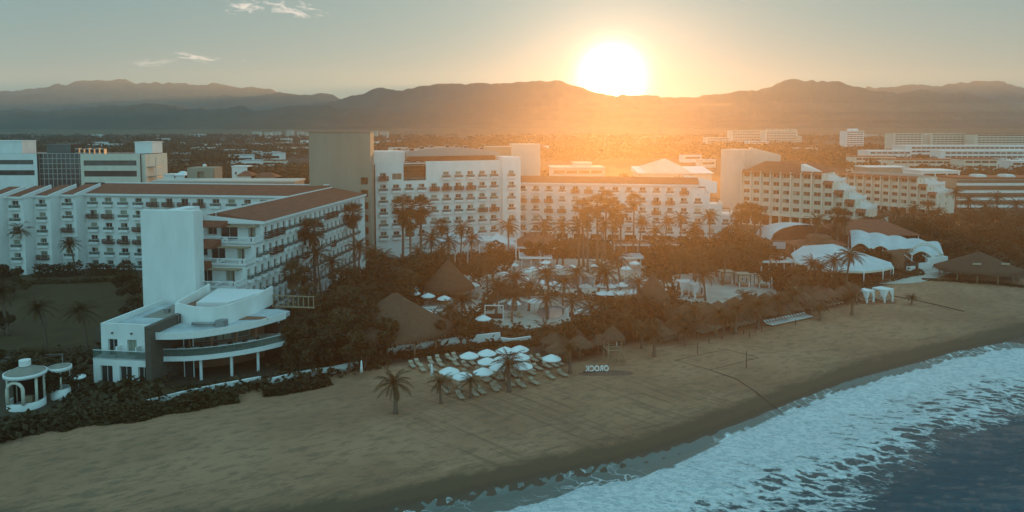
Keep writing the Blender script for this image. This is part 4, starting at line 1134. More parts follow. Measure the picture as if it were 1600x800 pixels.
far_block("resort_building", 1470, 1640, 236, 610, 16, "lower white terrace block in front of the long far resort", "building", floors=2, m=M_white)
far_block("apartment_block", 1335, 1400, 245, 560, 14, "long low brown-roofed block beyond the second ribbed hotel", "apartments", floors=2, m=M_cream, roofm=M_tile)
far_block("apartment_block", 1392, 1500, 250, 520, 14, "wide low clay-roofed block in the middle distance on the right", "apartments", floors=2, m=M_cream, roofm=M_tile)
far_block("villa", 1506, 1560, 249, 470, 14, "cream villa with clay roof among the sunlit trees on the right", "house", floors=3, m=M_cream, roofm=M_tile)
far_block("villa", 1580, 1625, 252, 480, 12, "small white villa at the right edge of the picture", "house", floors=2, m=M_white)
far_block("warehouse", 1355, 1420, 262, 430, 16, "low hall with pale blue-white roof behind the second ribbed hotel", "hall", floors=0, m=M_conc, roofm=M_white)
far_block("resort_building", 1440, 1500, 268, 330, 16, "plain white blocky building between the two right hotels", "building", floors=1, m=M_white)
def balcony_bands(t, W, H, d):
    for k in range(4):
        b = MB(); z = H - 3.0 * (k + 1) + 0.2; b.box(0, W, -1.6, -0.004, z, z + 1.0, M_white); b.box(0, W, -1.5, -0.01, z + 1.9, z + 2.0, M_dark); b.build("balcony", t)
    for i in range(3):
        s = MB(); s.box(W * (.2 + .27 * i), W * (.3 + .27 * i), 1, 6, H + .51, H + 1.3, M_white); s.box(W * (.21 + .27 * i), W * (.29 + .27 * i), 1.5, 5.5, H + 1.302, H + 1.6, M_canvas); s.build("skylight", t)
far_block("resort_building", 1495, 1660, 279, 300, 14, "long hotel with curved white balcony bands and clay roof at the right edge", "hotel", floors=0, m=M_conc, roofm=M_tile, extra=balcony_bands)
far_block("apartment_block", 975, 1010, 215, 1900, 25, "concrete frame building under construction, lower half, near the sun glow", "construction", floors=5, m=M_conc)
def crane(t, W, H, d):
    for x in (W * .15, W * .85):
        c = MB(); c.tube([(x, 8, H), (x, 8, H + 16)], 0.7, M_metal, 4); c.tube([(x - 12, 8, H + 13), (x + 22, 8, H + 13.5)], 0.5, M_metal, 4); c.tube([(x - 12, 8, H + 13), (x, 8, H + 16), (x + 22, 8, H + 13.5)], 0.2, M_metal, 4); c.build("crane", t)
far_block("apartment_block", 1006, 1040, 213, 1850, 25, "concrete frame building under construction carrying two cranes near the sun glow", "construction", floors=5, m=M_conc, extra=crane)
for i, (px, yt, Y, wd) in enumerate(((400, 206, 2600, 12), (418, 207, 2500, 10), (432, 206, 2700, 9), (452, 204, 2400, 9), (468, 206, 2500, 8), (584, 205, 2500, 10), (600, 206, 2600, 12), (478, 207, 2500, 6), (1362, 210, 2300, 20), (1385, 212, 2300, 10))):
    o = far_block("apartment_block", px - wd / 2, px + wd / 2, yt, Y, 22, None, "tower", floors=6, m=M_cream)
    o["group"] = "hazy tower blocks on the horizon"
    later(o, "hazy pale tower block on the horizon of the plain", "horizon")
def mast():
    p = at(945, 232, 1200); b = MB(); b.tube([(0, 0, 0), (0, 0, at(945, 208, 1200).z)], [0.9, 0.3], M_metal, 4)
    for k in range(6): b.tube([(-1.2, 0, 8 + 6 * k), (1.2, 0, 8 + 6 * k)], 0.15, M_metal, 4)
    tag(b.build("radio_mast", None, (p.x, 1200, 0)), "thin lattice radio mast rising from the hazy trees below the sun", "mast")
mast()
def pyramid():
    a, b = at(1000, 268, 380), at(1112, 268, 380)
    t = thing("pavilion", (a.x, 380, 0), 0, "wide pale hall with a pyramid skylight behind the east wing", "hall")
    W = b.x - a.x; H = a.z
    w = MB(); w.box(0, W, 0, 22, 0, H - 1, M_cream); w.build("wall", t)
    r = MB(); r.prism([(-1, -1), (W + 1, -1), (W + 1, 23), (-1, 23)], H - 1, H, M_white, [H - .8, H - .8, H + 1.6, H + 1.6]); r.build("roof", t)
    p = MB(); x0, x1, z0, z1 = at(1010, 265, 380).x - a.x, at(1080, 265, 380).x - a.x, H - .4, at(1046, 247, 392).z
    p.add([(x0, 1, z0), (x1, 1, z0), (x1, 22, z0 + 2), (x0, 22, z0 + 2), ((x0 + x1) / 2, 11, z1)], [(0, 1, 4), (1, 2, 4), (2, 3, 4), (3, 0, 4)], M_conc2); p.build("pyramid_roof", t)
pyramid()
far_block("service_building", 861, 945, 263, 330, 18, "low flat-roofed service building behind the east wing near the sun glow", "building", floors=1, m=M_conc2)
far_block("service_building", 897, 925, 256, 345, 12, "small raised flat-roofed box above the service building", "building", floors=1, m=M_conc2)
def left_annex():
    a, b = at(292, 262, 225), at(333, 262, 225)
    t = thing("service_tower", (a.x, 225, 0), 0, "grey-green square plant tower with a round tank on top, left of the dark slab", "tower")
    W = b.x - a.x
    w = MB(); wall_open(w, (0, 0), (W, 0), 0, a.z, [(3.2, 5.2, a.z - 3.6, a.z - 1.2)], M_conc, depth=0.8, mrev=M_red); w.box(0, W, .81, 7, 0, a.z - .01, M_conc); w.build("wall", t)
    d = MB(); d.box(W * .6, W * .68, -.05, -.003, a.z - 5.5, a.z - 3.8, M_white2); d.build("door", t)
    s = MB(); s.lathe([(0, 0), (.45, .1), (.6, .5), (.45, .9), (0, 1.0)], M_white2, 12); s.build("water_tank", t, (W * .52, 3, a.z))
left_annex()
def hip_house(px0, px1, yb, yt, Y, label, m=M_white, roofm=None, cat="house", name="house"):
    a, b = at(px0, yt, Y), at(px1, yt, Y); W = b.x - a.x; H = max(3, a.z)
    t = thing(name, (a.x, Y, 0), 0, label, cat); d = max(6, W * .6)
    n = max(2, int(W / 3)); ops = [(W * (i + .5) / n - .5, W * (i + .5) / n + .5, 1.0 + f * 3, 2.3 + f * 3) for i in range(n) for f in range(int(H // 3)) if 2.3 + f * 3 < H - .2]
    w = MB(); wall_open(w, (0, 0), (W, 0), 0, H, ops, m, mrev=m); w.box(.01, W, .31, d, 0, H - .01, M_glass if False else m); 
    wall_open(w, (W, .0), (W, d), 0, H, [], m); w.build("wall", t)
    for u0, u1, q0, q1 in ops: window(t, u1 - u0, q1 - q0, 1, ((u0 + u1) / 2, .2, q0), 0)
    r = MB()
    if roofm: r.add([(-.5, -.5, H), (W + .5, -.5, H), (W + .5, d + .5, H), (-.5, d + .5, H), (W * .3, d / 2, H + 1.6), (W * .7, d / 2, H + 1.6)], [(0, 1, 5, 4), (1, 2, 5), (2, 3, 4, 5), (3, 0, 4), (0, 3, 2, 1)], roofm)
    else: r.box(-.2, W + .2, -.2, d + .2, H + .002, H + .5, m)
    r.build("roof", t); return t
hip_house(371, 392, 290, 275, 255, "white two-window house with clay roof behind the lawn hotel", M_white, M_tile)
hip_house(394, 430, 290, 277, 258, "cream long house with porch and clay roof right of the white house", M_cream, M_tile)
hip_house(362, 386, 268, 261, 330, "upper white flat-roofed house behind the clay-roofed ones", M_white)
hip_house(256, 272, 283, 274, 300, "low white garage behind the lawn hotel, left of the plant tower", M_white)
hip_house(274, 288, 283, 274, 300, "low white gabled garage beside the flat one, left of the plant tower", M_white, M_canvas)
far_block("warehouse", 238, 460, 285, 210, 10, "long grey flat service roof running behind the lawn hotel", "shed", m=M_conc, roofm=M_conc2)

# ================================================================== plants
def frond_mesh(mb, L, az, el, droop, m, wleaf, nseg=9, leaf=0.55, hang=0.35):
    """feather frond: an arching rib with drooping leaflets on both sides"""
    ca, sa = math.cos(az), math.sin(az); pts = []
    for i in range(nseg + 1):
        s = i / nseg; ang = el - droop * s ** 1.3
        if i == 0: p = Vector((0, 0, 0))
        else: p = pts[-1] + Vector((math.cos(ang), 0, math.sin(ang))) * (L / nseg)
        pts.append(p)
    R = Matrix.Rotation(az, 3, 'Z')
    vs, fs = [], []
    for i in range(nseg):
        a, b = pts[i], pts[i + 1]
        for s in (-1, 1):
            for j in (0, 1):
                t = (i + j * .5 + .3) / nseg
                ll = leaf * L * .42 * (math.sin(math.pi * min(1, t * .9 + .12)) ** .7)
                p0 = a.lerp(b, j * .5); p1 = a.lerp(b, j * .5 + .38)
                tip = p0 + (b - a).normalized() * ll * .55 + Vector((0, s * ll * .72, -ll * hang * random.uniform(.6, 1.5)))
                k = len(vs); vs += [R @ p0, R @ p1, R @ tip]; fs.append((k, k + 1, k + 2))
    for i in range(nseg):
        k = len(vs); o = R @ Vector((0, .035, 0)); vs += [R @ pts[i] - o, R @ pts[i] + o, R @ pts[i + 1] + o, R @ pts[i + 1] - o]; fs.append((k, k + 1, k + 2, k + 3))
    mb.add(vs, fs, m)
def trunk_mesh(h, r0, r1, lean, bend):
    mb = MB(); n = 9; pts = [(lean * (i / n) ** 1.6 * h, bend * math.sin(math.pi * i / n) * h, h * i / n) for i in range(n + 1)]
    pts[0] = (0, 0, -0.4)
    rr = [r0 * (1.5 if i == 0 else 1.15 if i == 1 else 1) * (1 - i / n) + r1 * i / n for i in range(n + 1)]
    mb.tube(pts, rr, M_trunk, 8); return mb.mesh("trunk"), pts[-1]
def feather_crown(L, n, rnd_):
    st = random.getstate(); random.seed(rnd_)
    mb = MB()
    for i in range(n):
        az = i * 2.399 + random.uniform(-.25, .25); q = i / n
        el = rad(78 - 95 * q + random.uniform(-8, 8))
        frond_mesh(mb, L * random.uniform(.82, 1.08), az, el, rad(random.uniform(65, 105)) * (1 - .35 * q), M_palm, .1)
    for i in range(5):
        frond_mesh(mb, L * .7, random.uniform(0, 6.28), rad(-55), rad(30), M_drycrown, .1)
    random.setstate(st); return mb.mesh("crown")
def fan_crown(R, n, rnd_, skirt=True):
    st = random.getstate(); random.seed(rnd_); mb = MB()
    for i in range(n):
        z = 1 - 1.75 * (i + .5) / n; az = i * 2.399
        d = Vector((math.cos(az) * math.sqrt(max(0, 1 - z * z)), math.sin(az) * math.sqrt(max(0, 1 - z * z)), z)).normalized()
        c = d * R * random.uniform(.5, .68); side = d.cross(Vector((0, 0, 1))); side = side.normalized() if side.length > .01 else Vector((1, 0, 0)); up = side.cross(d).normalized()
        vs, fs = [Vector((0, 0, 0)), c], []
        m_ = 11
        for k in range(m_):
            a = -1.75 + 3.5 * k / (m_ - 1); ln = R * random.uniform(.42, .56)
            tip = c + (d * math.cos(a) + side * math.sin(a)) * ln + Vector((0, 0, -.16 * ln * random.uniform(.3, 1.6)))
            a1, a2 = a - .12, a + .12
            b1 = c + (d * math.cos(a1) + side * math.sin(a1)) * ln * .55; b2 = c + (d * math.cos(a2) + side * math.sin(a2)) * ln * .55
            j = len(vs); vs += [b1, tip, b2]; fs.append((1, j, j + 1, j + 2))
        j = len(vs); vs += [side * .03, c + side * .03, c - side * .03, -side * .03]; fs.append((j, j + 1, j + 2, j + 3))
        mb.add(vs, fs, M_palm)
    if skirt:
        for i in range(46):
            az = random.uniform(0, 6.28); z0 = -random.uniform(.2, 1.0) * R * .7; r0 = .25
            a = Vector((math.cos(az) * r0, math.sin(az) * r0, z0)); b = a + Vector((math.cos(az) * R * .30, math.sin(az) * R * .30, -R * .55))
            s = Vector((-math.sin(az), math.cos(az), 0)) * R * .12
            mb.add([a, b - s, b + s], [(0, 1, 2)], M_drycrown)
    random.setstate(st); return mb.mesh("crown")
def lump(rnd_, R, H, n, leaf, m, squash=.75, flat=False, name="crown", lobes=7):
    """a crown of separate leaf clumps filling an uneven volume"""
    g = random.Random(rnd_); vs, fs = [], []
    L = [(Vector((g.gauss(0, .45), g.gauss(0, .45), g.gauss(.1, .35))), g.uniform(.38, .62)) for _ in range(lobes)]
    for i in range(n):
        c, r = g.choice(L)
        d = Vector((g.gauss(0, 1), g.gauss(0, 1), g.gauss(0.15, 1))).normalized() * (r * g.uniform(.72, 1.06))
        p = c + d; p = Vector((p.x * R, p.y * R, p.z * R * squash + H))
        if flat and p.z < .05: p.z = g.uniform(.05, .5)
        nrm = (d + Vector((g.gauss(0, .5), g.gauss(0, .5), g.gauss(0, .5)))).normalized()
        a = nrm.cross(Vector((g.gauss(0, 1), g.gauss(0, 1), g.gauss(0, 1)))).normalized(); b = nrm.cross(a)
        s = leaf * g.uniform(.6, 1.35); k = len(vs)
        vs += [p - a * s, p - b * s * .55, p + a * s, p + b * s * .6]; fs.append((k, k + 1, k + 2, k + 3))
    mb = MB(); mb.add(vs, fs, m); return mb.mesh(name)

PROTO = {}
def make_proto(kind, i):
    if kind == 'coconut':
        h = (3.2, 5.0, 7.0, 9.0, 11.5, 8.0)[i % 6]
        t = thing("coconut_palm"); tm, top = trunk_mesh(h, .23, .15, (.05, -.10, .12, -.04, .06, .15)[i % 6], (.02, -.03, .04, 0, -.02, .03)[i % 6])
        new_obj("trunk", tm, t); new_obj("crown", feather_crown((2.6, 3.2, 3.5, 3.6, 3.7, 3.4)[i % 6], 26 + i % 3 * 4, 40 + i), t, top, i * .7)
        t["_h"] = h
    elif kind == 'fan':
        h = (10.0, 14.0, 17.0)[i % 3]
        t = thing("fan_palm"); tm, top = trunk_mesh(h, .30, .20, (.01, -.02, .02)[i % 3], .004)
        new_obj("trunk", tm, t); new_obj("crown", fan_crown(2.3 + .15 * (i % 3), 46, 60 + i), t, top)
        t["_h"] = h
    else:
        h = (4.0, 5.5, 7.5)[i % 3]; R = (2.6, 3.4, 4.2)[i % 3]
        t = thing("broadleaf_tree"); mb = MB()
        mb.tube([(0, 0, -.3), (.05, .05, h * .35), (.2, 0, h * .62)], [.26, .18, .12], M_trunk, 7)
        for a in range(5):
            z = a * 1.3 + i; mb.tube([(.05, .05, h * .33), (math.cos(z) * R * .35, math.sin(z) * R * .35, h * .6), (math.cos(z) * R * .6, math.sin(z) * R * .6, h * .85)], [.12, .08, .03], M_trunk, 5)
        mb.build("trunk", t); new_obj("crown", lump(80 + i, R, h * .72, 1500, .30, M_leaf, .72), t)
        t["_h"] = h * .72 + R * .5
    return t
def plant(kind, x, y, h, scale_w=None, z=None):
    n = {'coconut': 6, 'fan': 3, 'tree': 3}[kind]
    best = None
    hs = {'coconut': (3.2, 5.0, 7.0, 9.0, 11.5, 8.0), 'fan': (10, 14, 17), 'tree': (4.2, 5.7, 7.5)}[kind]
    i = min(range(n), key=lambda k: abs(hs[k] - h) + random.uniform(0, .9))
    if (kind, i) not in PROTO:
        o = PROTO[(kind, i)] = make_proto(kind, i)
    else:
        o = copy_tree(PROTO[(kind, i)])
    s = h / PROTO[(kind, i)]["_h"]
    s2 = max(.7, min(1.35, s))
    o.location = (x, y, terrain_z(x, y) if z is None else z); o.rotation_euler = (0, 0, random.uniform(0, 6.28)); o.scale = (s2, s2, s) if kind == 'fan' else (s2, s2, s2 if kind == 'tree' else s)
    return o
KINDW = {'coconut': ("coconut palm", "palm"), 'fan': ("tall fan palm", "palm"), 'tree': ("bushy broadleaf tree", "tree")}
def palm_head(kind, px, py, Y, where, key):
    """a palm whose crown shows at (px,py) and which stands at depth Y"""
    p = at(px, py, Y); o = plant(kind, p.x, p.y, max(2.2, p.z - 0.2))
    o["category"] = KINDW[kind][1]; o["group"] = KINDW[kind][0] + "s " + where
    later(o, KINDW[kind][0] + " " + where, kind + key); return o

# fan palms, tall
for a in ((628, 322, 146), (656, 322, 146), (641, 344, 143), (690, 350, 190)): palm_head('fan', *a, "rising before the central hotel", "c")
for a in ((470, 356, 138), (491, 358, 137), (457, 424, 122), (476, 428, 128)): palm_head('fan', *a, "before the side of the beachfront wing", "w")
for a in ((530, 328, 162), (543, 322, 166), (553, 332, 160)): palm_head('fan', *a, "at the foot of the dark tower slab", "t")
for a in ((1158, 328, 205), (1168, 325, 208), (1180, 328, 206), (1189, 332, 204), (1150, 340, 200)): palm_head('fan', *a, "left of the cream ribbed hotel", "r")
for a in ((912, 322, 178), (934, 318, 176), (946, 308, 185), (958, 322, 180), (971, 330, 176), (991, 312, 188), (919, 336, 170)): palm_head('fan', *a, "in the sun glow before the east wing", "g")
for a in ((1308, 335, 190), (1320, 337, 195)): palm_head('fan', *a, "before the stepped terraces of the cream hotel", "s")
# coconut palms by crown
for a in ((797, 352, 165), (718, 356, 170), (672, 372, 160), (703, 376, 162), (738, 372, 168), (690, 392, 150), (655, 392, 150)): palm_head('coconut', *a, "before the foot of the central hotel", "c")
for a in ((848, 352, 175), (880, 352, 180), (905, 352, 178), (940, 350, 172), (965, 350, 176), (1000, 345, 182), (1040, 345, 185), (1062, 342, 184), (1108, 338, 188), (1083, 355, 180), (1022, 360, 178)): palm_head('coconut', *a, "before the white east wing", "e")
for a in ((560, 385, 150), (585, 395, 148), (605, 402, 145), (520, 408, 138), (630, 408, 142), (548, 425, 132), (500, 395, 135)): palm_head('coconut', *a, "in the garden between the beachfront wing and the dark slab", "g")
for a in ((760, 410, 146), (775, 445, 132), (805, 432, 136), (826, 445, 134), (856, 425, 142), (880, 440, 138), (905, 425, 142), (935, 418, 146), (950, 425, 140), (970, 400, 150), (855, 465, 128), (800, 462, 126), (722, 468, 120), (700, 480, 118)): palm_head('coconut', *a, "among the pool parasols", "p")
for a in ((892, 470, 124), (925, 480, 120), (945, 492, 116), (975, 470, 122), (1000, 440, 136), (1040, 430, 140), (1012, 470, 124), (1085, 405, 150), (1096, 415, 146), (1103, 428, 142), (1130, 395, 156), (1060, 398, 152)): palm_head('coconut', *a, "round the pool plaza", "q")
for a in ((1265, 410, 150), (1285, 418, 148), (1300, 405, 152), (1322, 398, 152), (1240, 425, 146), (1295, 438, 142), (1272, 343, 178), (1255, 440, 138), (1310, 430, 143)): palm_head('coconut', *a, "before the white sail roofs", "s")
for a in ((1300, 358, 192), (1345, 350, 215), (1400, 330, 240), (1430, 325, 245), (1450, 318, 250), (1495, 300, 250), (1515, 312, 245), (1540, 322, 240), (1560, 308, 250), (1470, 330, 235), (1590, 318, 240), (1497, 340, 215), (1575, 345, 215)): palm_head('coconut', *a, "in the dark grove on the right", "d")
for a in ((37, 358, 168), (115, 379, 167)): palm_head('coconut', *a, "before the lawn hotel", "l")
for a in ((70, 475, 108), (134, 482, 108), (10, 452, 118), (60, 552, 92), (210, 470, 122)): palm_head('coconut', *a, "on the dark lawn at left", "m")
for a in ((462, 485, 112), (488, 500, 108), (505, 470, 120), (478, 455, 118), (540, 470, 122), (565, 480, 118), (575, 455, 128)): palm_head('coconut', *a, "beside the curved restaurant", "k")
for a in ((1085, 486, 118), (1120, 488, 117), (1150, 482, 119), (1185, 474, 122), (1212, 466, 126), (1062, 496, 115), (1238, 458, 130), (975, 500, 113), (1003, 512, 111), (880, 516, 109), (850, 512, 110), (1165, 462, 128), (1030, 480, 121)): palm_head('coconut', *a, "among the thatched palapas", "pa")
# palms standing on the sand (base pixel known)
for bx, by, cy, wh in ((618, 646, 598, "lone coconut palm on open sand, leftmost before the white parasols"), (689, 630, 598, "short coconut palm on the sand before the white parasols, second from left"), (735, 622, 595, "short coconut palm at the lower edge of the white parasols"), (796, 612, 568, "thin young coconut palm right of the lower parasols"), (891, 583, 545, "coconut palm on the sand left of the lifeguard tower"), (1022, 557, 520, "small coconut palm on the sand right of the lifeguard tower"), (1071, 540, 516, "bushy low coconut palm beside the volleyball court"), (1424, 476, 464, "lone small palm on the open sand at right"), (1331, 492, 462, "young palm before the beach cabanas"), (1281, 501, 480, "young palm right of the lounger row"), (1130, 522, 498, "young palm behind the volleyball court loungers")):
    p = gnd(bx, by); h = at(cx := bx, cy, p.y).z - p.z
    o = plant('coconut', p.x, p.y, h); tag(o, wh, "palm", "palms standing on the sand")
# broadleaf trees and rounded shrubs
def tree_at(px, py, Y, where, key):
    p = at(px, py, Y); o = plant('tree', p.x, p.y, max(2.4, p.z)); o["category"] = "tree"; o["group"] = "trees " + where
    later(o, "bushy broadleaf tree " + where, "tree" + key)
for a in ((548, 490, 110), (575, 500, 108), (520, 505, 105), (595, 515, 106), (505, 530, 101), (545, 535, 100), (570, 545, 101), (480, 545, 100), (530, 470, 116), (500, 480, 114), (600, 470, 125), (470, 520, 104)): tree_at(*a, "beside the large thatched roof", "a")
for a in ((575, 415, 145), (600, 425, 140), (640, 420, 142), (660, 415, 146), (700, 412, 150), (740, 405, 152), (620, 440, 132), (680, 425, 146), (560, 440, 134), (770, 395, 160), (540, 445, 130)): tree_at(*a, "in the garden before the central hotel", "b")
for a in ((1040, 385, 172), (1070, 382, 172), (1100, 376, 178), (1130, 370, 182), (1150, 376, 178), (1180, 380, 176), (1195, 388, 170), (1120, 396, 165), (1160, 400, 162), (1085, 400, 162)): tree_at(*a, "behind the pool plaza", "c")
for a in ((1210, 425, 152), (1225, 432, 150), (1250, 425, 152), (1235, 445, 145), (1270, 440, 146), (1215, 442, 146), (1300, 447, 143), (1355, 395, 178), (1380, 400, 176)): tree_at(*a, "before the white sail roofs", "d")
for a in ((1360, 335, 222), (1385, 345, 215), (1410, 350, 212), (1435, 352, 210), (1460, 355, 205), (1490, 360, 200), (1520, 362, 200), (1550, 360, 200), (1580, 358, 202), (1600, 370, 195), (1500, 380, 190), (1540, 378, 190), (1575, 385, 188), (1450, 375, 198), (1475, 385, 190), (1420, 365, 205), (1590, 400, 180), (1480, 335, 225), (1525, 338, 230), (1600, 340, 230), (1560, 335, 235)): tree_at(*a, "in the dark grove on the right", "e")
for a in ((8, 425, 150), (20, 440, 145), (190, 455, 150), (205, 470, 140), (212, 455, 152), (215, 500, 128), (25, 560, 95), (5, 500, 118), (85, 590, 90)): tree_at(*a, "round the dark lawn at left", "f")
for a in ((835, 388, 178), (870, 386, 178), (905, 506, 112), (940, 515, 110), (965, 505, 113), (920, 525, 109), (990, 492, 117), (955, 480, 121), (720, 508, 111), (1000, 480, 121)): tree_at(*a, "among the pools", "g")

# ================================================================== grounds of the resort
def in_poly(x, y, poly):
    c = False; n = len(poly)
    for i in range(n):
        x0, y0 = poly[i]; x1, y1 = poly[(i + 1) % n]
        if (y0 > y) != (y1 > y) and x < (x1 - x0) * (y - y0) / (y1 - y0) + x0: c = not c
    return c
def ccw(pts):
    a = sum(pts[i][0] * pts[(i + 1) % len(pts)][1] - pts[(i + 1) % len(pts)][0] * pts[i][1] for i in range(len(pts)))
    return pts if a > 0 else pts[::-1]
def sheet(name, pxs, z0, z1, m, kind="structure", smooth_edge=True, **kw):
    pts = [tuple(on(px, py, z1)[:2]) for px, py in pxs]
    if smooth_edge:
        q = pts + pts[:1]; loop = arc(q, 6 * (len(q) - 1) + 6)[:-1]
        pts = loop
    b = MB(); b.prism(ccw(pts), z0, z1, m); o = b.build(name); tag(o, kind=kind, **kw); return o
M_grass = mat("lawn_grass", (0.042, 0.028, 0.010), rgb2=(0.07, 0.048, 0.018), scale=0.35, rough=0.95, bump=0.5, bscale=3)
M_plaza = mat("plaza_paving", (0.34, 0.335, 0.30), rgb2=(0.50, 0.49, 0.44), scale=0.25, rough=0.55, detail=9)
M_water = mat("pool_water", (0.05, 0.13, 0.14), rough=0.06, spec=0.5, var=0.1, bump=0.12, bscale=1.5)
M_coping = mat("pool_coping", (0.40, 0.38, 0.34), var=0.1, rough=0.7)
sheet("lawn", [(20, 430), (226, 428), (228, 470), (150, 510), (146, 555), (0, 548), (-120, 560), (-120, 440)], -0.3, 0.03, M_grass, smooth_edge=False)
LAWNPX = [(0, 445), (225, 440), (228, 470), (165, 495), (150, 530), (30, 540)]
DECKS = [[(630, 452), (680, 432), (760, 428), (775, 440), (765, 462), (740, 490), (690, 492), (650, 490)],
         [(780, 408), (905, 404), (1000, 412), (1010, 432), (1045, 440), (1045, 462), (930, 466), (850, 456), (790, 448), (770, 430)],
         [(745, 498), (780, 470), (850, 462), (925, 470), (950, 488), (905, 506), (860, 514), (800, 516)],
         [(1050, 430), (1105, 425), (1210, 430), (1262, 446), (1215, 472), (1115, 484), (1060, 470)],
         [(1350, 443), (1400, 430), (1430, 425), (1500, 418), (1440, 440)]]
for i, d in enumerate(DECKS): sheet("pool_deck", d, -0.2, 0.08 + 0.004 * i, M_pool_tile if i != 3 else M_plaza)
def pool(pxs, label):
    t = thing("swimming_pool", (0, 0, 0), 0, label, "pool")
    pts = [tuple(on(px, py, 0.1)[:2]) for px, py in pxs]; loop = ccw(arc(pts + pts[:1], 6 * len(pts) + 6)[:-1])
    b = MB(); b.prism(loop, -0.1, 0.112, M_water); b.build("water", t)
    c = MB(); o = offset(loop, -0.35)
    for i in range(len(loop)): j = (i + 1) % len(loop); c.prism([o[i], o[j], loop[j], loop[i]], 0.0, 0.17, M_coping)
    c.build("coping", t); return t
pool([(842, 432), (880, 430), (925, 434), (935, 446), (900, 452), (860, 449), (843, 442)], "grey-blue swimming pool behind the row of white parasols")
pool([(932, 436), (985, 438), (1000, 446), (985, 452), (940, 452), (930, 446)], "narrow swimming pool under the glow, right of the larger grey-blue one")
pool([(842, 482), (858, 478), (878, 480), (882, 490), (866, 498), (848, 497), (838, 490)], "small round pool shining bright white among the palms")
pool([(780, 474), (812, 470), (828, 478), (808, 486), (786, 484)], "small dim pool left of the bright round one")

# ---- parasols
def parasol_proto():
    t = thing("parasol"); R = 1.38
    c = MB(); n = 8; vs = [(0, 0, 2.95)]
    for r, z in ((R * .55, 2.64), (R, 2.32), (R * 1.0, 2.20)):
        for k in range(n): a = 2 * math.pi * (k + .5) / n; vs.append((r * math.cos(a), r * math.sin(a), z))
    fs = [(0, 1 + k, 1 + (k + 1) % n) for k in range(n)] + [(1 + i * n + k, 1 + (i + 1) * n + k, 1 + (i + 1) * n + (k + 1) % n, 1 + i * n + (k + 1) % n) for i in range(2) for k in range(n)]
    c.add(vs, fs, M_canvas); c.tube([(0, 0, 2.93), (0, 0, 3.08)], 0.04, M_wood, 6); c.build("canopy", t)
    p = MB(); p.tube([(0, 0, 0.1), (0, 0, 2.9)], 0.035, M_postwood, 6); p.build("pole", t)
    b = MB(); b.lathe([(0, 0), (.32, 0), (.32, .08), (.08, .12), (0, .12)], M_conc, 10); b.build("base", t)
    return t
PAR = []
def parasol(px, py, where, key, first=[None]):
    p = on(px, py, 2.6); g = terrain_z(p.x, p.y)
    p = on(px, py, 2.6 + g)
    o = first[0] = parasol_proto() if first[0] is None else first[0]
    if PAR: o = copy_tree(first[0])
    o.location = (p.x, p.y, g + (0.08 if key == 'pool' else 0)); o.rotation_euler = (0, 0, random.uniform(0, 1))
    o["category"] = "parasol"; o["group"] = "white parasols " + where
    later(o, "open white octagonal parasol " + where, "parasol" + key); PAR.append(o); return p
beach_par = [parasol(px, py, "on the beach lounger field", "beach") for px, py in ((733, 553), (761, 549), (789, 545), (812, 543), (787, 558), (813, 555), (761, 562), (702, 577), (723, 585), (755, 578), (780, 571), (817, 569), (862, 557))]
pool_par = [parasol(px, py, "round the hotel pools", "pool") for px, py in ((683, 441), (695, 436), (711, 441), (656, 445), (739, 444), (632, 453), (646, 457), (669, 461), (694, 465), (664, 486), (802, 413), (832, 419), (851, 417), (872, 416), (893, 416), (788, 419), (787, 427), (822, 422), (853, 409), (820, 436), (846, 440), (866, 442), (881, 444), (835, 469), (804, 472), (755, 496), (915, 446), (941, 445), (953, 446), (971, 444), (942, 457), (955, 457), (970, 457), (989, 455), (1014, 453), (1032, 450), (932, 414), (992, 410), (978, 418), (1028, 394))]

def closed_parasol(px, py, label):
    p = gnd(px, py); t = thing("closed_parasol", p, 0, label, "parasol")
    c = MB(); c.lathe([(0, 2.5), (.10, 2.3), (.16, 1.6), (.24, 0.8), (.05, .78)], M_canvas, 8); c.build("canopy", t)
    q = MB(); q.tube([(0, 0, 0), (0, 0, 0.8)], .03, M_postwood, 6); q.build("pole", t)
closed_parasol(565, 590, "closed white parasol standing alone on the sand near the restaurant wall")
closed_parasol(675, 596, "closed white parasol at the left foot of the lounger field")

# ---- loungers
def lounger_proto(mm=M_canvas):
    t = thing("sun_lounger")
    f = MB(); f.box(-.33, .33, -.95, .95, .26, .32, M_postwood)
    f.box(-.31, .31, .35, .40, .321, .60, M_postwood); f.build("frame", t)
    m = MB(); m.box(-.30, .30, -.93, .30, .322, .40, mm)
    m.add([(-.30, .302, .322), (.30, .302, .322), (.30, .95, .74), (-.30, .95, .74), (-.30, .302, .41), (.30, .302, .41), (.30, .91, .81), (-.30, .91, .81)], [(0, 3, 2, 1), (4, 5, 6, 7), (0, 1, 5, 4), (2, 3, 7, 6), (0, 4, 7, 3), (1, 2, 6, 5)], mm); m.build("mattress", t)
    for x in (-.3, .25):
        for y in (-.88, .82): l = MB(); l.box(x, x + .05, y, y + .05, 0, .258, M_postwood); l.build("leg", t)
    return t
M_beige = mat("beige_mattress", (0.40, 0.33, 0.25), var=0.15, rough=0.8)
LP = {}
def lounger(x, y, rz, where, key, kind='white', z=None):
    if kind not in LP: o = LP[kind] = lounger_proto(M_canvas if kind == 'white' else M_beige)
    else: o = copy_tree(LP[kind])
    o.location = (x, y, terrain_z(x, y) if z is None else z); o.rotation_euler = (0, 0, rz)
    o["category"] = "lounger"; o["group"] = "sun loungers " + where
    later(o, ("white" if kind == 'white' else "beige") + " sun lounger " + where, "lounger" + key + kind)
SEA_RZ = rad(29)
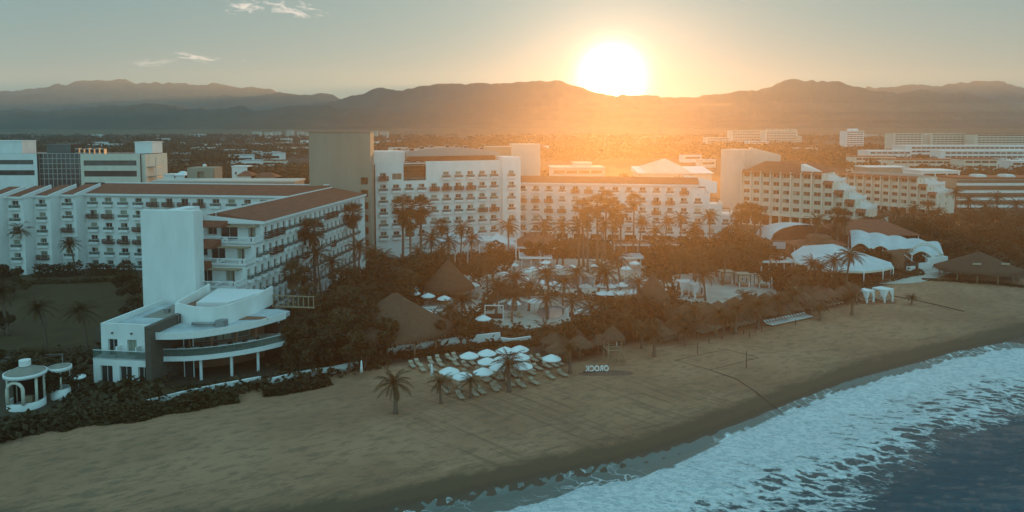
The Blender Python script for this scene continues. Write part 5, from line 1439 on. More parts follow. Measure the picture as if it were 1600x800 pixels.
for p in beach_par:
    for k in (-1.0, 1.0): lounger(p.x + k * math.cos(SEA_RZ) + .6, p.y + k * math.sin(SEA_RZ) - .9, SEA_RZ + random.uniform(-.1, .1), "under the white beach parasols", "bp", 'beige')
for px, py in ((644, 574), (653, 571), (673, 568), (685, 565), (703, 563), (711, 561), (728, 574), (738, 570), (688, 572), (712, 571), (829, 580), (840, 578), (834, 565), (845, 563), (855, 575), (866, 573), (874, 570), (700, 592), (762, 594), (770, 588), (790, 586), (800, 582), (660, 580), (676, 580)):
    p = gnd(px, py); lounger(p.x, p.y, SEA_RZ + random.uniform(-.15, .15), "on the open beach lounger field", "bo", 'beige')
for (x0, y0, x1, y1, n, nm, kd) in ((1201, 509, 1262, 496, 14, "in the neat row below the palapas", 'white'), (1092, 521, 1128, 511, 9, "in the short row left of the neat one", 'beige'), (1033, 533, 1062, 525, 7, "in the row beside the bushy low palm", 'beige'), (1140, 512, 1190, 501, 9, "in the shaded row below the palapas", 'beige'), (1262, 484, 1310, 474, 9, "near the beach cabanas", 'beige')):
    for i in range(n):
        p = gnd(x0 + (x1 - x0) * i / (n - 1), y0 + (y1 - y0) * i / (n - 1)); lounger(p.x, p.y, SEA_RZ + rad(8), nm, nm[:12], kd)
for p in pool_par[::2]:
    for k in (-.9, .9): lounger(p.x + k, p.y - .8, random.uniform(-.3, .3), "beside the pool parasols", "pp", 'beige', 0.1)
for i in range(7): p = on(902 + i * 4.5, 492 - i * 1.0, .1); lounger(p.x, p.y, rad(-35), "in the fan right of the bright round pool", "fan", 'white', 0.1)

# ---- thatched shades in rows behind the sand
def palapa_proto(i):
    t = thing("thatched_palapa"); g = random.Random(i); random.seed(i)
    c = MB(); c.lathe([(0.02, 3.15), (.35, 2.95), (1.1, 2.45), (1.75, 2.0), (1.9, 1.82)], M_thatch, 14, jit=.10)
    n = 26
    for k in range(n):
        a = 2 * math.pi * k / n; r0, r1 = 1.7, 2.05 + g.uniform(-.1, .12); s = .16
        c.add([(r0 * math.cos(a - s), r0 * math.sin(a - s), 2.02), (r0 * math.cos(a + s), r0 * math.sin(a + s), 2.02), (r1 * math.cos(a), r1 * math.sin(a), 1.66)], [(0, 1, 2)], M_thatch)
    c.build("thatch", t); p = MB(); p.tube([(0, 0, -.2), (0, 0, 2.9)], .07, M_postwood, 6); p.build("post", t)
    return t
PP = [palapa_proto(i) for i in range(3)]; used = [False] * 3; random.seed(21)
band = [(858, 512), (960, 494), (1080, 474), (1250, 452), (1335, 440), (1345, 455), (1240, 480), (1100, 506), (1060, 518), (985, 516), (900, 545), (862, 540)]
e1, e2 = Vector((.875, .485)), Vector((-.485, .875)); o0 = on(870, 540, 2.5); npal = 0
for i in range(-4, 40):
    for j in range(-12, 14):
        q = Vector((o0.x, o0.y)) + e1 * (i * 3.9 + (j % 2) * 1.9) + e2 * j * 3.7 + Vector((random.uniform(-.4, .4), random.uniform(-.4, .4)))
        px, py = to_px((q.x, q.y, 2.4))
        if not in_poly(px, py, band): continue
        k = random.randrange(3)
        o = copy_tree(PP[k]) if used[k] else PP[k]; used[k] = True
        o.location = (q.x, q.y, 0); o.rotation_euler = (0, 0, random.uniform(0, 6)); s = random.uniform(.92, 1.12); o.scale = (s, s, s)
        o["category"] = "sunshade"; o["group"] = "thatched shades behind the sand"; later(o, "round thatched palapa behind the sand", "palapa"); npal += 1

def thatch_hall(px, ya, Y, r, ea, label, sx=1.0, sy=1.0, nposts=10, skylights=0, name="thatched_pavilion", flat=0.03):
    a = at(px, ya, Y); t = thing(name, (a.x, Y, 0), 0, label, "thatched hut"); H = a.z
    c = MB(); prof = [(r * flat, H), (r * max(flat, .12) * 1.3, H - (H - ea) * .16), (r * .5, ea + (H - ea) * .47), (r * .85, ea + (H - ea) * .12), (r, ea - .15), (r * .96, ea - .35)]
    random.seed(int(px)); c.lathe(prof, M_thatch, 34, jit=.05, sx=sx, sy=sy)
    if flat > .05: c.lathe([(0, H + .01), (r * flat, H)], M_thatch, 34, sx=sx, sy=sy)
    for k in range(90):
        az = 2 * math.pi * k / 90; r0, r1, s = r * .95, r * (1.03 + random.uniform(-.01, .02)), .05
        c.add([(sx * r0 * math.cos(az - s), sy * r0 * math.sin(az - s), ea), (sx * r0 * math.cos(az + s), sy * r0 * math.sin(az + s), ea), (sx * r1 * math.cos(az), sy * r1 * math.sin(az), ea - .6)], [(0, 1, 2)], M_thatch)
    c.build("thatch", t)
    p = MB(); p.tube([(0, 0, 0), (0, 0, ea + .3)], .15, M_postwood, 8); pm = p.mesh("post")
    for k in range(nposts): az = 2 * math.pi * k / nposts; new_obj("post", pm, t, (sx * r * .85 * math.cos(az), sy * r * .85 * math.sin(az), 0))
    cc = MB(); cc.lathe([(r * .45, 0), (r * .45, 1.1), (0, 1.1)], M_red, 20, smooth=False, sx=sx, sy=sy); cc.build("bar_counter", t)
    for k in range(skylights):
        s = MB(); s.box(-.9, .9, -.1, .1, 0, .35, M_beige); s.build("dormer", t, (-r * .38 + k * r * .72, -r * .52, ea + (H - ea) * .42))
    return t
thatch_hall(617, 457, 113, 8.7, 2.9, "very large conical thatched roof behind the white beach wall", 1.05, 1.0, 12)
thatch_hall(700, 405, 142, 5.2, 3.0, "steep thatched cone behind the left pool terrace", nposts=8)
thatch_hall(1020, 426, 134, 3.4, 2.6, "small thatched bar hut on the pool plaza", nposts=6)
thatch_hall(1530, 393, 164, 8.8, 2.4, "wide dark thatched beach restaurant at the right end of the sand", 1.05, .9, 12, 2)
thatch_hall(1279, 367, 180, 5.6, 4.6, "truncated thatched roof between the two white sail roofs", nposts=8, flat=.42)
thatch_hall(957, 518, 109, 1.9, 4.3, "tmp", nposts=4) if False else None
random.seed(5)

# ---- lifeguard tower
def lifeguard():
    g = gnd(957, 568); t = thing("lifeguard_tower", g, .2, "wooden lifeguard tower with conical thatched roof on the sand", "lifeguard tower")
    for x in (-1, 1):
        for y in (-1, 1): p = MB(); p.tube([(x * 1.05, y * 1.05, -.2), (x * .9, y * .9, 4.0)], .07, M_postwood, 6); p.build("post", t)
    d = MB(); d.box(-1.1, 1.1, -1.1, 1.1, 2.2, 2.32, M_postwood); d.build("platform", t)
    r = MB()
    for z in (2.75, 3.15): r.box(-1.05, 1.05, -1.08, -1.03, z, z + .07, M_postwood); r.box(-1.05, 1.05, 1.03, 1.08, z, z + .07, M_postwood); r.box(-1.08, -1.03, -1.02, 1.02, z, z + .07, M_postwood)
    r.build("railing", t)
    br = MB(); br.tube([(-1.0, -1.0, 0.3), (0.95, -1.0, 2.1)], .045, M_postwood, 5); br.tube([(1.0, -1.03, 0.3), (-0.95, -1.03, 2.1)], .045, M_postwood, 5); br.build("brace", t)
    l = MB(); 
    for s in (-.3, .3): l.tube([(1.9, s, 0), (1.1, s, 2.3)], .04, M_postwood, 5)
    for k in range(6): l.box(1.15 + .12 * k, 1.2 + .12 * k, -.29, .29, 2.0 - .34 * k, 2.05 - .34 * k, M_postwood)
    l.build("ladder", t)
    c = MB(); random.seed(3); c.lathe([(.05, 5.6), (.8, 4.9), (1.5, 4.2), (1.8, 3.75)], M_thatch, 16, jit=.08); c.build("thatch", t)
    b = MB(); b.tube([(.2, -1.12, 2.9), (.2, -1.12, 3.5)], .06, M_canvas, 6); b.build("rescue_can", t)
lifeguard()

# ---- the letter sign, seen from behind
def letters():
    g = gnd(930, 584); t = thing("letter_sign", (g.x, g.y, g.z), rad(4), "white block letters on a low sand mound, seen from behind as mirror writing", "sign")
    w = 2.9
    for i, ch in enumerate("OROCK"):
        cu = bpy.data.curves.new("letter", 'FONT'); cu.body = ch; cu.size = 1.05; cu.extrude = .08; cu.offset = .025; cu.align_x = 'CENTER'
        tmp = bpy.data.objects.new("tmp", cu); COL.objects.link(tmp)
        bpy.context.view_layer.update()
        me = bpy.data.meshes.new_from_object(tmp.evaluated_get(bpy.context.evaluated_depsgraph_get())); me.name = "letter"
        bpy.data.objects.remove(tmp)
        me.materials.clear(); me.materials.append(M_white2)
        for p in me.polygons: p.material_index = 0
        o = new_obj("letter", me, t, (w / 2 + .1 - i * .66, 0, .38)); o.rotation_euler = (rad(90), 0, rad(180)); o.scale = (.85, 1.05, 1)
    b = MB(); b.box(-w / 2 - .2, w / 2 + .1, -.2, .2, .22, .38, M_wood); b.build("plinth", t)
    n = 22; m = MB(); vs, fs = [], []
    for i in range(n + 1):
        x = -2.6 + 8.2 * i / n; e = max(0, math.sin(math.pi * i / n)) ** .4
        for k in range(7): a = math.pi * k / 6; vs.append((x, .95 * e * math.cos(a) + .05 * math.sin(i), -.15 + .5 * e * math.sin(a)))
    for i in range(n):
        for k in range(6): fs.append((i * 7 + k, i * 7 + k + 1, (i + 1) * 7 + k + 1, (i + 1) * 7 + k))
    m.add(vs, fs, M_boat, True); o = m.build("sand_mound", t)
M_boat = mat("dark_sand_mound", (0.11, 0.065, 0.045), rgb2=(0.17, 0.11, 0.08), scale=2, rough=.9)
letters()

# ---- volleyball court and ropes on the sand
def post_at(px, pyb, pyt, label, nm="net_post", r=.06):
    p = gnd(px, pyb); h = at(px, pyt, p.y).z - p.z; b = MB(); b.tube([(0, 0, -.2), (0, 0, h)], r, M_wood, 6); b.tube([(0, 0, h), (0, 0, h + .06)], r * 1.4, M_wood, 6)
    return tag(b.build(nm, None, p), label, "post")
post_at(1090, 553, 535, "thin left net post of the beach court"); post_at(1166, 575, 550, "thin dark right net post of the beach court")
def rope(pxs, label, nm="rope", r=.05, lift=.02):
    pts = []
    for (x0, y0), (x1, y1) in zip(pxs, pxs[1:]):
        n = 8
        for k in range(n): p = gnd(x0 + (x1 - x0) * k / n, y0 + (y1 - y0) * k / n); pts.append((p.x, p.y, p.z + lift))
    p = gnd(*pxs[-1]); pts.append((p.x, p.y, p.z + lift)); b = MB(); b.tube(pts, r, M_wood, 5); return tag(b.build(nm), label, "rope")
rope([(1055, 563), (1110, 578), (1185, 559), (1135, 546), (1055, 563)], "dark boundary rope laid round the beach court", r=.03)
rope([(1111, 579), (1150, 592), (1180, 612), (1215, 640), (1240, 660)], "long dark rope curving from the beach court to the surf", r=.07)
rope([(1391, 462), (1424, 468), (1465, 477), (1506, 487)], "straight dark rope line past the lone small palm on the right", r=.10, lift=.06)
for i, (px, py) in enumerate(((1108, 535), (1128, 530), (1162, 522), (1180, 519), (1190, 518), (1243, 507), (1171, 527))): later(post_at(px, py, py - 7, None, "wooden_post", .08), "short dark post on the sand below the palapas", "shortpost")

# ---- cabanas
def cabana(px, py, label, wide=2.6, h=2.6, rz=0.0, roof=True, fm=None, cm=None):
    fm = fm or M_white2; cm = cm or M_canvas
    p = gnd(px, py); t = thing("cabana", p, rz, label, "cabana"); k = wide / 2
    f = MB()
    for x in (-k, k):
        for y in (-k, k): f.box(x - .07, x + .07, y - .07, y + .07, 0, h, fm)
    for y in (-k, k): f.box(-k - .07, k + .07, y - .08, y + .08, h, h + .16, fm)
    for x in (-k, k): f.box(x - .08, x + .08, -k + .081, k - .081, h, h + .159, fm)
    f.build("frame", t)
    r = MB(); r.prism([(-k - .1, -k - .1), (k + .1, -k - .1), (k + .1, k + .1), (-k - .1, k + .1)], h + .165, h + .26, cm)
    r.build("roof", t)
    for s in (-1, 1):
        c = MB(); c.add([(s * (k - .08), -k, h - .02), (s * .1, -k, h - .02), (s * (k - .25), -k, h * .45), (s * (k - .08), -k, h * .45)], [(0, 1, 2, 3)], cm)
        c.add([(s * (k - .08), -k + .01, h * .45), (s * (k - .25), -k + .01, h * .45), (s * (k - .45), -k + .05, .15), (s * (k - .08), -k + .05, .15)], [(0, 1, 2, 3)], M_canvas)
        c.add([(s * k, -k + .1, h - .02), (s * k, -.1, h - .02), (s * k, -k + .3, h * .4), (s * k, -k + .1, .1)], [(0, 1, 2, 3)], cm); c.build("curtain", t)
    b = MB(); b.box(-k + .15, k - .15, -k + .3, k - .3, .1, .5, M_red); b.box(-k + .2, k - .2, -k + .35, k - .35, .502, .66, M_beige); b.build("daybed", t)
    d = MB(); d.box(-k - .3, k + .3, -k - .3, k + .3, 0, .09, M_red); d.build("base", t)
cabana(1134, 443, "dark-framed curtained cabana on the far edge of the plaza, leftmost of three", fm=M_wood, cm=M_beige); cabana(1160, 447, "dark-framed curtained cabana on the far edge of the plaza, middle of three", fm=M_wood, cm=M_beige); cabana(1191, 449, "dark-framed curtained cabana on the far edge of the plaza, rightmost of three", fm=M_wood, cm=M_beige)
cabana(1070, 460, "white framed cabana at the left edge of the plaza, behind the other", rz=.2); cabana(1090, 465, "white framed cabana at the left edge of the plaza, nearer the beach", rz=.2)
cabana(1352, 472, "small white cabana by the beach palms, left of its twin", 2.2, 2.2, .5); cabana(1379, 471, "white curtained cabana on a dark deck at the beach corner", 2.6, 2.4, .5)
sheet("deck", [(1330, 470), (1365, 476), (1400, 474), (1402, 468), (1345, 462)], -.2, .05, M_red, smooth_edge=False)

# ---- beach walls, ramps, hedges
def wall_path(name, pxs, h, th, m, label, cat="wall", z=0.0, cap=True):
    pts = arc([tuple(on(px, py, z)[:2]) for px, py in pxs], 5 * (len(pxs) - 1)) if len(pxs) > 2 else [tuple(on(px, py, z)[:2]) for px, py in pxs]
    b = MB(); ribbon(b, pts, th, z - .6, z + h, m)
    t = thing(name, (0, 0, 0), 0, label, cat); b.build("wall", t)
    if cap: c = MB(); ribbon(c, offset(pts, -.04), th + .08, z + h + .002, z + h + .08, M_white2); c.build("coping", t)
    return t
wall_path("beach_wall", [(228, 640), (300, 622), (360, 610), (408, 601)], 1.0, .3, M_white, "low white ramp wall running down in front of the curved restaurant")
wall_path("beach_wall", [(420, 604), (470, 592), (520, 584), (560, 575)], .9, .3, M_white, "white retaining wall between the restaurant hedge and the palms")
wall_path("beach_wall", [(605, 556), (660, 549), (715, 541), (782, 533)], 1.3, .35, M_white, "long white beach wall in front of the very large thatched roof")
wall_path("beach_wall", [(782, 536), (800, 538), (830, 534)], .8, .35, M_white, "curving lower end of the white beach wall near the parasols")
def ramp_rail():
    t = thing("handrail", (0, 0, 0), 0, "dark metal handrail beside the white ramp near the restaurant", "railing")
    pts = [gnd(px, py) for px, py in ((408, 606), (425, 601), (445, 595), (462, 591), (478, 586))]
    for p in pts: b = MB(); b.tube([(p.x, p.y, p.z), (p.x, p.y, p.z + 1.0)], .03, M_wood, 5); b.build("post", t)
    b = MB(); b.tube([(p.x, p.y, p.z + 1.0) for p in pts], .035, M_wood, 5); b.build("rail", t)
ramp_rail()
sheet("path", [(408, 606), (520, 590), (560, 583), (575, 588), (640, 576), (650, 582), (600, 596), (480, 600), (420, 612)], -.3, .02, M_pool_tile, smooth_edge=False) if False else None
def pillar(px, py, h, label):
    p = gnd(px, py); t = thing("lamp_pillar", p, 0, label, "pillar"); b = MB(); b.box(-.3, .3, -.3, .3, 0, h * .6, M_white2); b.box(-.38, .38, -.38, .38, h * .6 + .002, h * .68, M_white2); b.build("shaft", t)
    l = MB(); l.lathe([(0.18, h * .68), (.22, h * .7), (.2, h * .9), (.05, h), (0, h)], M_beige, 8); l.build("lantern", t)
pillar(618, 552, 2.6, "white gate pillar with lantern at the left end of the long beach wall")
pillar(660, 545, 2.4, "cream lantern pillar under the edge of the large thatched roof")
def hedge(pxs, wdt, h, n, label, seed, lf=.22):
    pts = arc([tuple(on(px, py)[:2]) for px, py in pxs], 12 * (len(pxs) - 1)) if len(pxs) > 2 else [tuple(on(*p)[:2]) for p in pxs]
    g = random.Random(seed); vs, fs = [], []
    for _ in range(n):
        i = g.randrange(len(pts) - 1); s = g.random(); a, b = Vector(pts[i]), Vector(pts[i + 1]); c = a.lerp(b, s); d = (b - a).normalized(); nn = Vector((-d.y, d.x))
        hh = h * (.75 + .5 * mnoise.noise(Vector((c.x * .35, c.y * .35, seed)))) ; ww = wdt * (.8 + .5 * mnoise.noise(Vector((c.x * .3, c.y * .3, seed + 5))))
        an = g.uniform(0, math.pi); r = g.uniform(.75, 1.05); q = c + nn * (math.cos(an) * ww * .5 * r); z = max(.05, math.sin(an) * hh * r * (1 if g.random() > .3 else g.random())) + terrain_z(q.x, q.y)
        nr = Vector((g.gauss(0, 1), g.gauss(0, 1), g.gauss(.5, 1))).normalized(); u = nr.cross(Vector((0, .3, 1))).normalized(); w = nr.cross(u); sz = lf * g.uniform(.6, 1.5); k = len(vs); P = Vector((q.x, q.y, z))
        vs += [P - u * sz, P - w * sz * .6, P + u * sz, P + w * sz * .6]; fs.append((k, k + 1, k + 2, k + 3))
    mb = MB(); mb.add(vs, fs, M_leaf); return tag(mb.build("hedge"), label, "hedge")
hedge([(-60, 700), (60, 668), (150, 655), (220, 648), (270, 640), (330, 628), (372, 622)], 5.0, 1.7, 9000, "broad dark beach hedge in front of the curved restaurant and ramp wall", 2)
hedge([(412, 618), (450, 612), (490, 604), (512, 598)], 2.6, 1.3, 2200, "short dark hedge on the sand right of the white ramp", 3)
hedge([(98, 652), (150, 640), (210, 630)], 3.5, 1.0, 3200, "thick dark shrubbery between the arched gazebo and the beach", 4, .28)
hedge([(110, 622), (170, 617), (240, 616), (330, 606), (420, 594)], 1.6, 0.7, 1800, "low planting at the foot of the beach club", 5)
hedge([(630, 558), (680, 553), (740, 545), (800, 541), (840, 538)], 2.0, .9, 2600, "low planting along the sand side of the long white beach wall", 6)
hedge([(640, 470), (520, 560), (470, 575)], 9.0, 3.0, 5000, "tall dark thicket between the curved restaurant and the large thatched roof", 7, .35)
hedge([(55, 432), (90, 431), (128, 430)], 4.5, 3.4, 1800, "clipped dark block hedge before the lawn hotel, left one", 8)
hedge([(137, 430), (170, 429), (208, 428)], 4.5, 3.4, 1800, "clipped dark block hedge before the lawn hotel, right one", 9)
hedge([(-20, 446), (110, 442), (225, 438)], 2.0, 1.3, 2400, "low dark border hedge along the far edge of the lawn", 10)
hedge([(1330, 452), (1400, 436), (1438, 428)], 2.5, 1.5, 2000, "dark hedge below the sweeping white sail roof beside the sand", 11)
hedge([(1440, 437), (1600, 446)], 2.0, .5, 800, "low scrub in front of the wide thatched beach restaurant", 12)
hedge([(1090, 488), (1200, 476), (1260, 460)], 2.2, 1.2, 2600, "low dark hedge between the plaza and the thatched shades", 13)

# ---- arched gazebo at the left edge
def gazebo():
    g = on(42, 634); t = thing("gazebo", (g.x, g.y, 0), 0, "round white arched gazebo with conical cap at the lower left edge", "gazebo")
    R = 2.15
    b = MB(); b.lathe([(R * .96, -.3), (R * .96, .85), (R * .86, .86), (R * .86, .1)], M_white, 28); b.build("base_wall", t)
    f = MB(); f.lathe([(0, .15), (R * .86, .15)], M_pool_tile, 28); f.build("floor", t)
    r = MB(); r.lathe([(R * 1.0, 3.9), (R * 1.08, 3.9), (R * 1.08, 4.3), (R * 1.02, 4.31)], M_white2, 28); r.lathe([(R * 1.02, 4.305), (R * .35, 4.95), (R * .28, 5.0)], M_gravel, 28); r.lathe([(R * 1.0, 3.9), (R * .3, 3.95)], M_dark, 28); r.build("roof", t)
    c = MB(); c.lathe([(R * .3, 5.05), (R * .3, 5.75), (0, 5.8)], M_white2, 16, smooth=False); c.build("roof_cap", t)
    a = MB(); pts = [(-.95, -R * .92, .86)] + [(-.95 * math.cos(math.pi * k / 10), -R * .92, 2.6 + .95 * math.sin(math.pi * k / 10)) for k in range(11)] + [(.95, -R * .92, .86)]
    a.tube(pts, .2, M_cream, 8); a.build("arch", t)
    a2 = MB(); a2.tube([(x, -y, z) for x, y, z in pts], .2, M_cream, 8); a2.build("arch", t)
    cl = MB(); cl.tube([(0, 0, .15), (0, 0, 3.95)], .16, M_cream, 8); clm = cl.mesh("column"); bw = MB(); bw.lathe([(R * .80, .16), (R * .80, 3.9)], M_dark, 20); bw.v = [(x, abs(y) * .95 + .2, z) for x, y, z in bw.v]; bw.build("back_screen", t)
    for k in range(8):
        az = math.pi * (k + .5) / 4 + .0; 
        if abs(math.cos(az)) > .5: new_obj("column", clm, t, (R * .88 * math.cos(az), R * .88 * math.sin(az), 0))
    bl = MB(); bl.box(-.5, .5, .3, .8, .16, 1.0, M_postwood); bl.build("bench", t, (-.2, .3, 0))
    p = on(84, 628); w = thing("garden_kiosk", (p.x, p.y + 1.5, 0), 0, "small round white kiosk just right of the arched gazebo", "kiosk")
    b = MB(); b.lathe([(1.1, -.3), (1.1, 1.3), (1.0, 1.31), (1.0, 0)], M_white, 20); b.build("base_wall", w)
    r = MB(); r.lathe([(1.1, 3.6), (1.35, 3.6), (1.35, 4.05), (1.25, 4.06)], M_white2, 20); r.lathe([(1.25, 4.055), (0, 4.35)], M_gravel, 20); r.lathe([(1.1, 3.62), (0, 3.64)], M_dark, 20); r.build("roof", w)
    for k in range(4): az = k * 1.57 + .6; q = MB(); q.tube([(math.cos(az), math.sin(az), 1.2), (math.cos(az), math.sin(az), 3.65)], .1, M_cream, 6); q.build("column", w)
gazebo()
def garden_pergola():
    a, b = at(-10, 562, 100), at(96, 556, 102); t = thing("pergola", (0, 0, 0), 0, "thin grey pergola frame behind the arched gazebo", "pergola")
    z = 3.0; p, q = on(-10, 560, z), on(97, 553, z); m = MB(); m.tube([p, q], .07, M_metal, 5); r = on(30, 568, z); m.tube([r, q], .06, M_metal, 5); s = on(60, 576, z); m.tube([p, r, s], .06, M_metal, 5); m.build("beam", t)
    for v in (p, q, r, s): n = MB(); n.tube([(v.x, v.y, 0), v], .06, M_metal, 5); n.build("post", t)
garden_pergola()
p = on(122, 588, 2.4); _t = thing("parasol_table", (p.x, p.y, 0), 0, "pale round canopy standing in the dark garden left of the beach club", "parasol")
b = MB(); b.lathe([(0, 2.6), (.9, 2.4), (.9, 2.2), (0, 2.25)], M_canvas, 14); b.build("canopy", _t); b = MB(); b.tube([(0, 0, 0), (0, 0, 2.3)], .06, M_metal, 6); b.build("pole", _t)

# ---- white sail roofs
def sail_dome():
    a = at(1257, 378, 196); t = thing("tent_roof", (a.x, 196, 0), 0, "arched white tent roof with pale front panel, behind the truncated thatch", "tent")
    R = 9.3; vs, fs = [], []; n, m_ = 20, 8
    for i in range(n + 1):
        u = -1 + 2 * i / n
        for j in range(m_ + 1):
            v = j / m_; z = 3.6 + 4.4 * math.sqrt(max(0, 1 - u * u)) * (.9 + .1 * math.cos(v * 3.14)) ; vs.append((u * R, v * 12, z))
    for i in range(n):
        for j in range(m_): k = i * (m_ + 1) + j; fs.append((k, k + m_ + 1, k + m_ + 2, k + 1))
    c = MB(); c.add(vs, fs, M_sail, True); b0 = [(u * R, 0, 3.6 + 4.4 * math.sqrt(max(0, 1 - u * u)) ) for u in [-1 + 2 * i / n for i in range(n + 1)]]
    c.build("canopy", t)
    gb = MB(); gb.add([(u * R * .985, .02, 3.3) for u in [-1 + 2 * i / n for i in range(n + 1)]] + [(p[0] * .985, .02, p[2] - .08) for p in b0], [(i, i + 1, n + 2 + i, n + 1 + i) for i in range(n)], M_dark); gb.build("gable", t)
    f = MB(); f.box(-R, -1.2, -.3, -.05, 1.4, 3.75, M_sail); f.box(-R - .2, -1, -.35, -.31, 3.3, 3.8, M_rail); f.build("front_panel", t)
    e = MB(); 
    for k in range(9): e.tube([(-4.6 + .35 * k, -.36, 2.35 + .35 * math.sin(k * 1.3)), (-4.3 + .35 * k, -.36, 2.35 + .35 * math.sin(k * 1.3 + 1.3))], .09, M_dark, 5)
    e.build("wall_emblem", t)
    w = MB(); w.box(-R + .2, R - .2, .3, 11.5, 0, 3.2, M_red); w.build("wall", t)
sail_dome()
def sail_fan():
    ap = at(1302, 380, 172); edge = [on(px, py, z) for px, py, z in ((1236, 396, 4.2), (1243, 408, 3.6), (1262, 418, 3.2), (1300, 423, 3.1), (1350, 424, 3.1), (1380, 421, 3.0), (1396, 417, 3.0), (1392, 410, 3.6), (1355, 398, 4.6), (1302, 381, 6.9), (1255, 384, 5.6))]
    t = thing("tent_roof", (ap.x, ap.y, 0), 0, "large sweeping white sail roof on posts beside the sand", "tent"); c = MB(); O = Vector((ap.x, ap.y, 0))
    loop = edge + edge[:1]; n = 5; vs, fs = [], []
    E = []
    for i in range(len(edge)):
        for k in range(3): E.append(loop[i].lerp(loop[i + 1], k / 3))
    N = len(E)
    top = on(1296, 392, 6.4)
    for j in range(n + 1):
        s = j / n
        for p in E: q = p.lerp(top, s); vs.append((q.x - O.x, q.y - O.y, q.z + .5 * math.sin(math.pi * s) ))
    for j in range(n):
        for i in range(N): fs.append((j * N + i, j * N + (i + 1) % N, (j + 1) * N + (i + 1) % N, (j + 1) * N + i))
    c.add(vs, fs, M_sail, True); c.build("canopy", t)
    v = MB()
    for i in range(N):
        a, b = E[i] - O, E[(i + 1) % N] - O; v.add([a, b, b - Vector((0, 0, .45)), a - Vector((0, 0, .45))], [(0, 1, 2, 3)], M_cream)
    v.build("valance", t)
    for p in edge[1:8]: q = MB(); q.tube([(p.x - O.x, p.y - O.y, 0), (p.x - O.x, p.y - O.y, p.z)], .12, M_white2, 6); q.build("post", t)
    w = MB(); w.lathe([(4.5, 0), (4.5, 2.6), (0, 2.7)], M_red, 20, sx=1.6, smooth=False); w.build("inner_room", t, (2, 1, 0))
sail_fan()
def sail_wave():
    a, b = at(1328, 360, 196), at(1464, 380, 188); O = Vector((a.x, a.y, 0)); t = thing("tent_roof", O, 0, "wavy white membrane roof with arched truss over the open stage", "tent")
    d = Vector((b.x - a.x, b.y - a.y)); L = d.length; d.normalize(); nn = Vector((d.y, -d.x)); c = MB(); nu, nv = 60, 10; vs, fs = [], []
    for i in range(nu + 1):
        u = i / nu
        for j in range(nv + 1):
            v = j / nv; wave = abs(math.sin(u * math.pi * 4.5)) ; ridge = (a.z + (b.z - a.z) * u)
            z = ridge + 0.5 * wave - 3.0 * v ** 1.4 * (1 - .30 * wave) * (1 - .25 * u) + 0.5 * math.sin(math.pi * v)
            reach = 12 * v * (1 - .07 * wave); q = d * (u * L) + nn * reach; vs.append((q.x, q.y, z))
    for i in range(nu):
        for j in range(nv): k = i * (nv + 1) + j; fs.append((k, k + nv + 1, k + nv + 2, k + 1))
    c.add(vs, fs, M_sail, True); c.build("canopy", t)
    e = MB(); e.tube([vs[i * (nv + 1) + nv] for i in range(nu + 1)], .13, M_cream, 5); e.build("edge_beam", t)
    for i in (0, 13, 27, 40, 53):
        p = vs[i * (nv + 1) + nv]; q = MB(); q.tube([(p[0], p[1], 0), p], .12, M_white2, 6); q.tube([(p[0] + .6, p[1] - .5, .6), (p[0] - 2.2, p[1] + .6, p[2] + .6)], .08, M_white2, 5); q.build("mast", t)
    # arched truss at the right end
    tr = MB(); p0, p1 = at(1420, 400, 180) - O, at(1479, 402, 176) - O; up = []
    for k in range(15):
        s = k / 14; q = p0.lerp(p1, s); up.append(Vector((q.x, q.y, 2.2 + 3.6 * math.sin(math.pi * (.12 + .88 * s)) )))
    lo = [v - Vector((0, 0, .55)) for v in up]; tr.tube(up, .1, M_cream, 5); tr.tube(lo, .1, M_cream, 5)
    for k in range(14): tr.tube([up[k], lo[k + 1]] if k % 2 else [lo[k], up[k + 1]], .05, M_cream, 4)
    tr.build("arch_truss", t)
sail_wave()
def stage():
    a = on(1414, 424); t = thing("stage", (a.x, a.y, 0), rad(20), "open brown stage under the arched truss with stepped white side wall", "stage")
    w = MB(); w.box(0, 9.5, 6.2, 6.5, 0, 4.0, M_red); w.box(-.3, 0, .5, 6.5, 0, 3.6, M_red); w.build("back_wall", t)
    f = MB(); f.box(0, 9.5, .5, 6.19, 0, .9, M_dark); f.build("stage_floor", t)
    s = MB(); s.box(3.4, 6.2, -1.0, -.7, -.2, 1.9, M_white); s.box(6.202, 12.5, -1.0, -.7, -.2, 3.0, M_white); s.box(12.2, 12.5, -.69, 5, -.2, 3.0, M_white); s.box(0, 2.6, -.6, -.3, -.2, 1.2, M_white); s.build("side_wall", t)
stage()
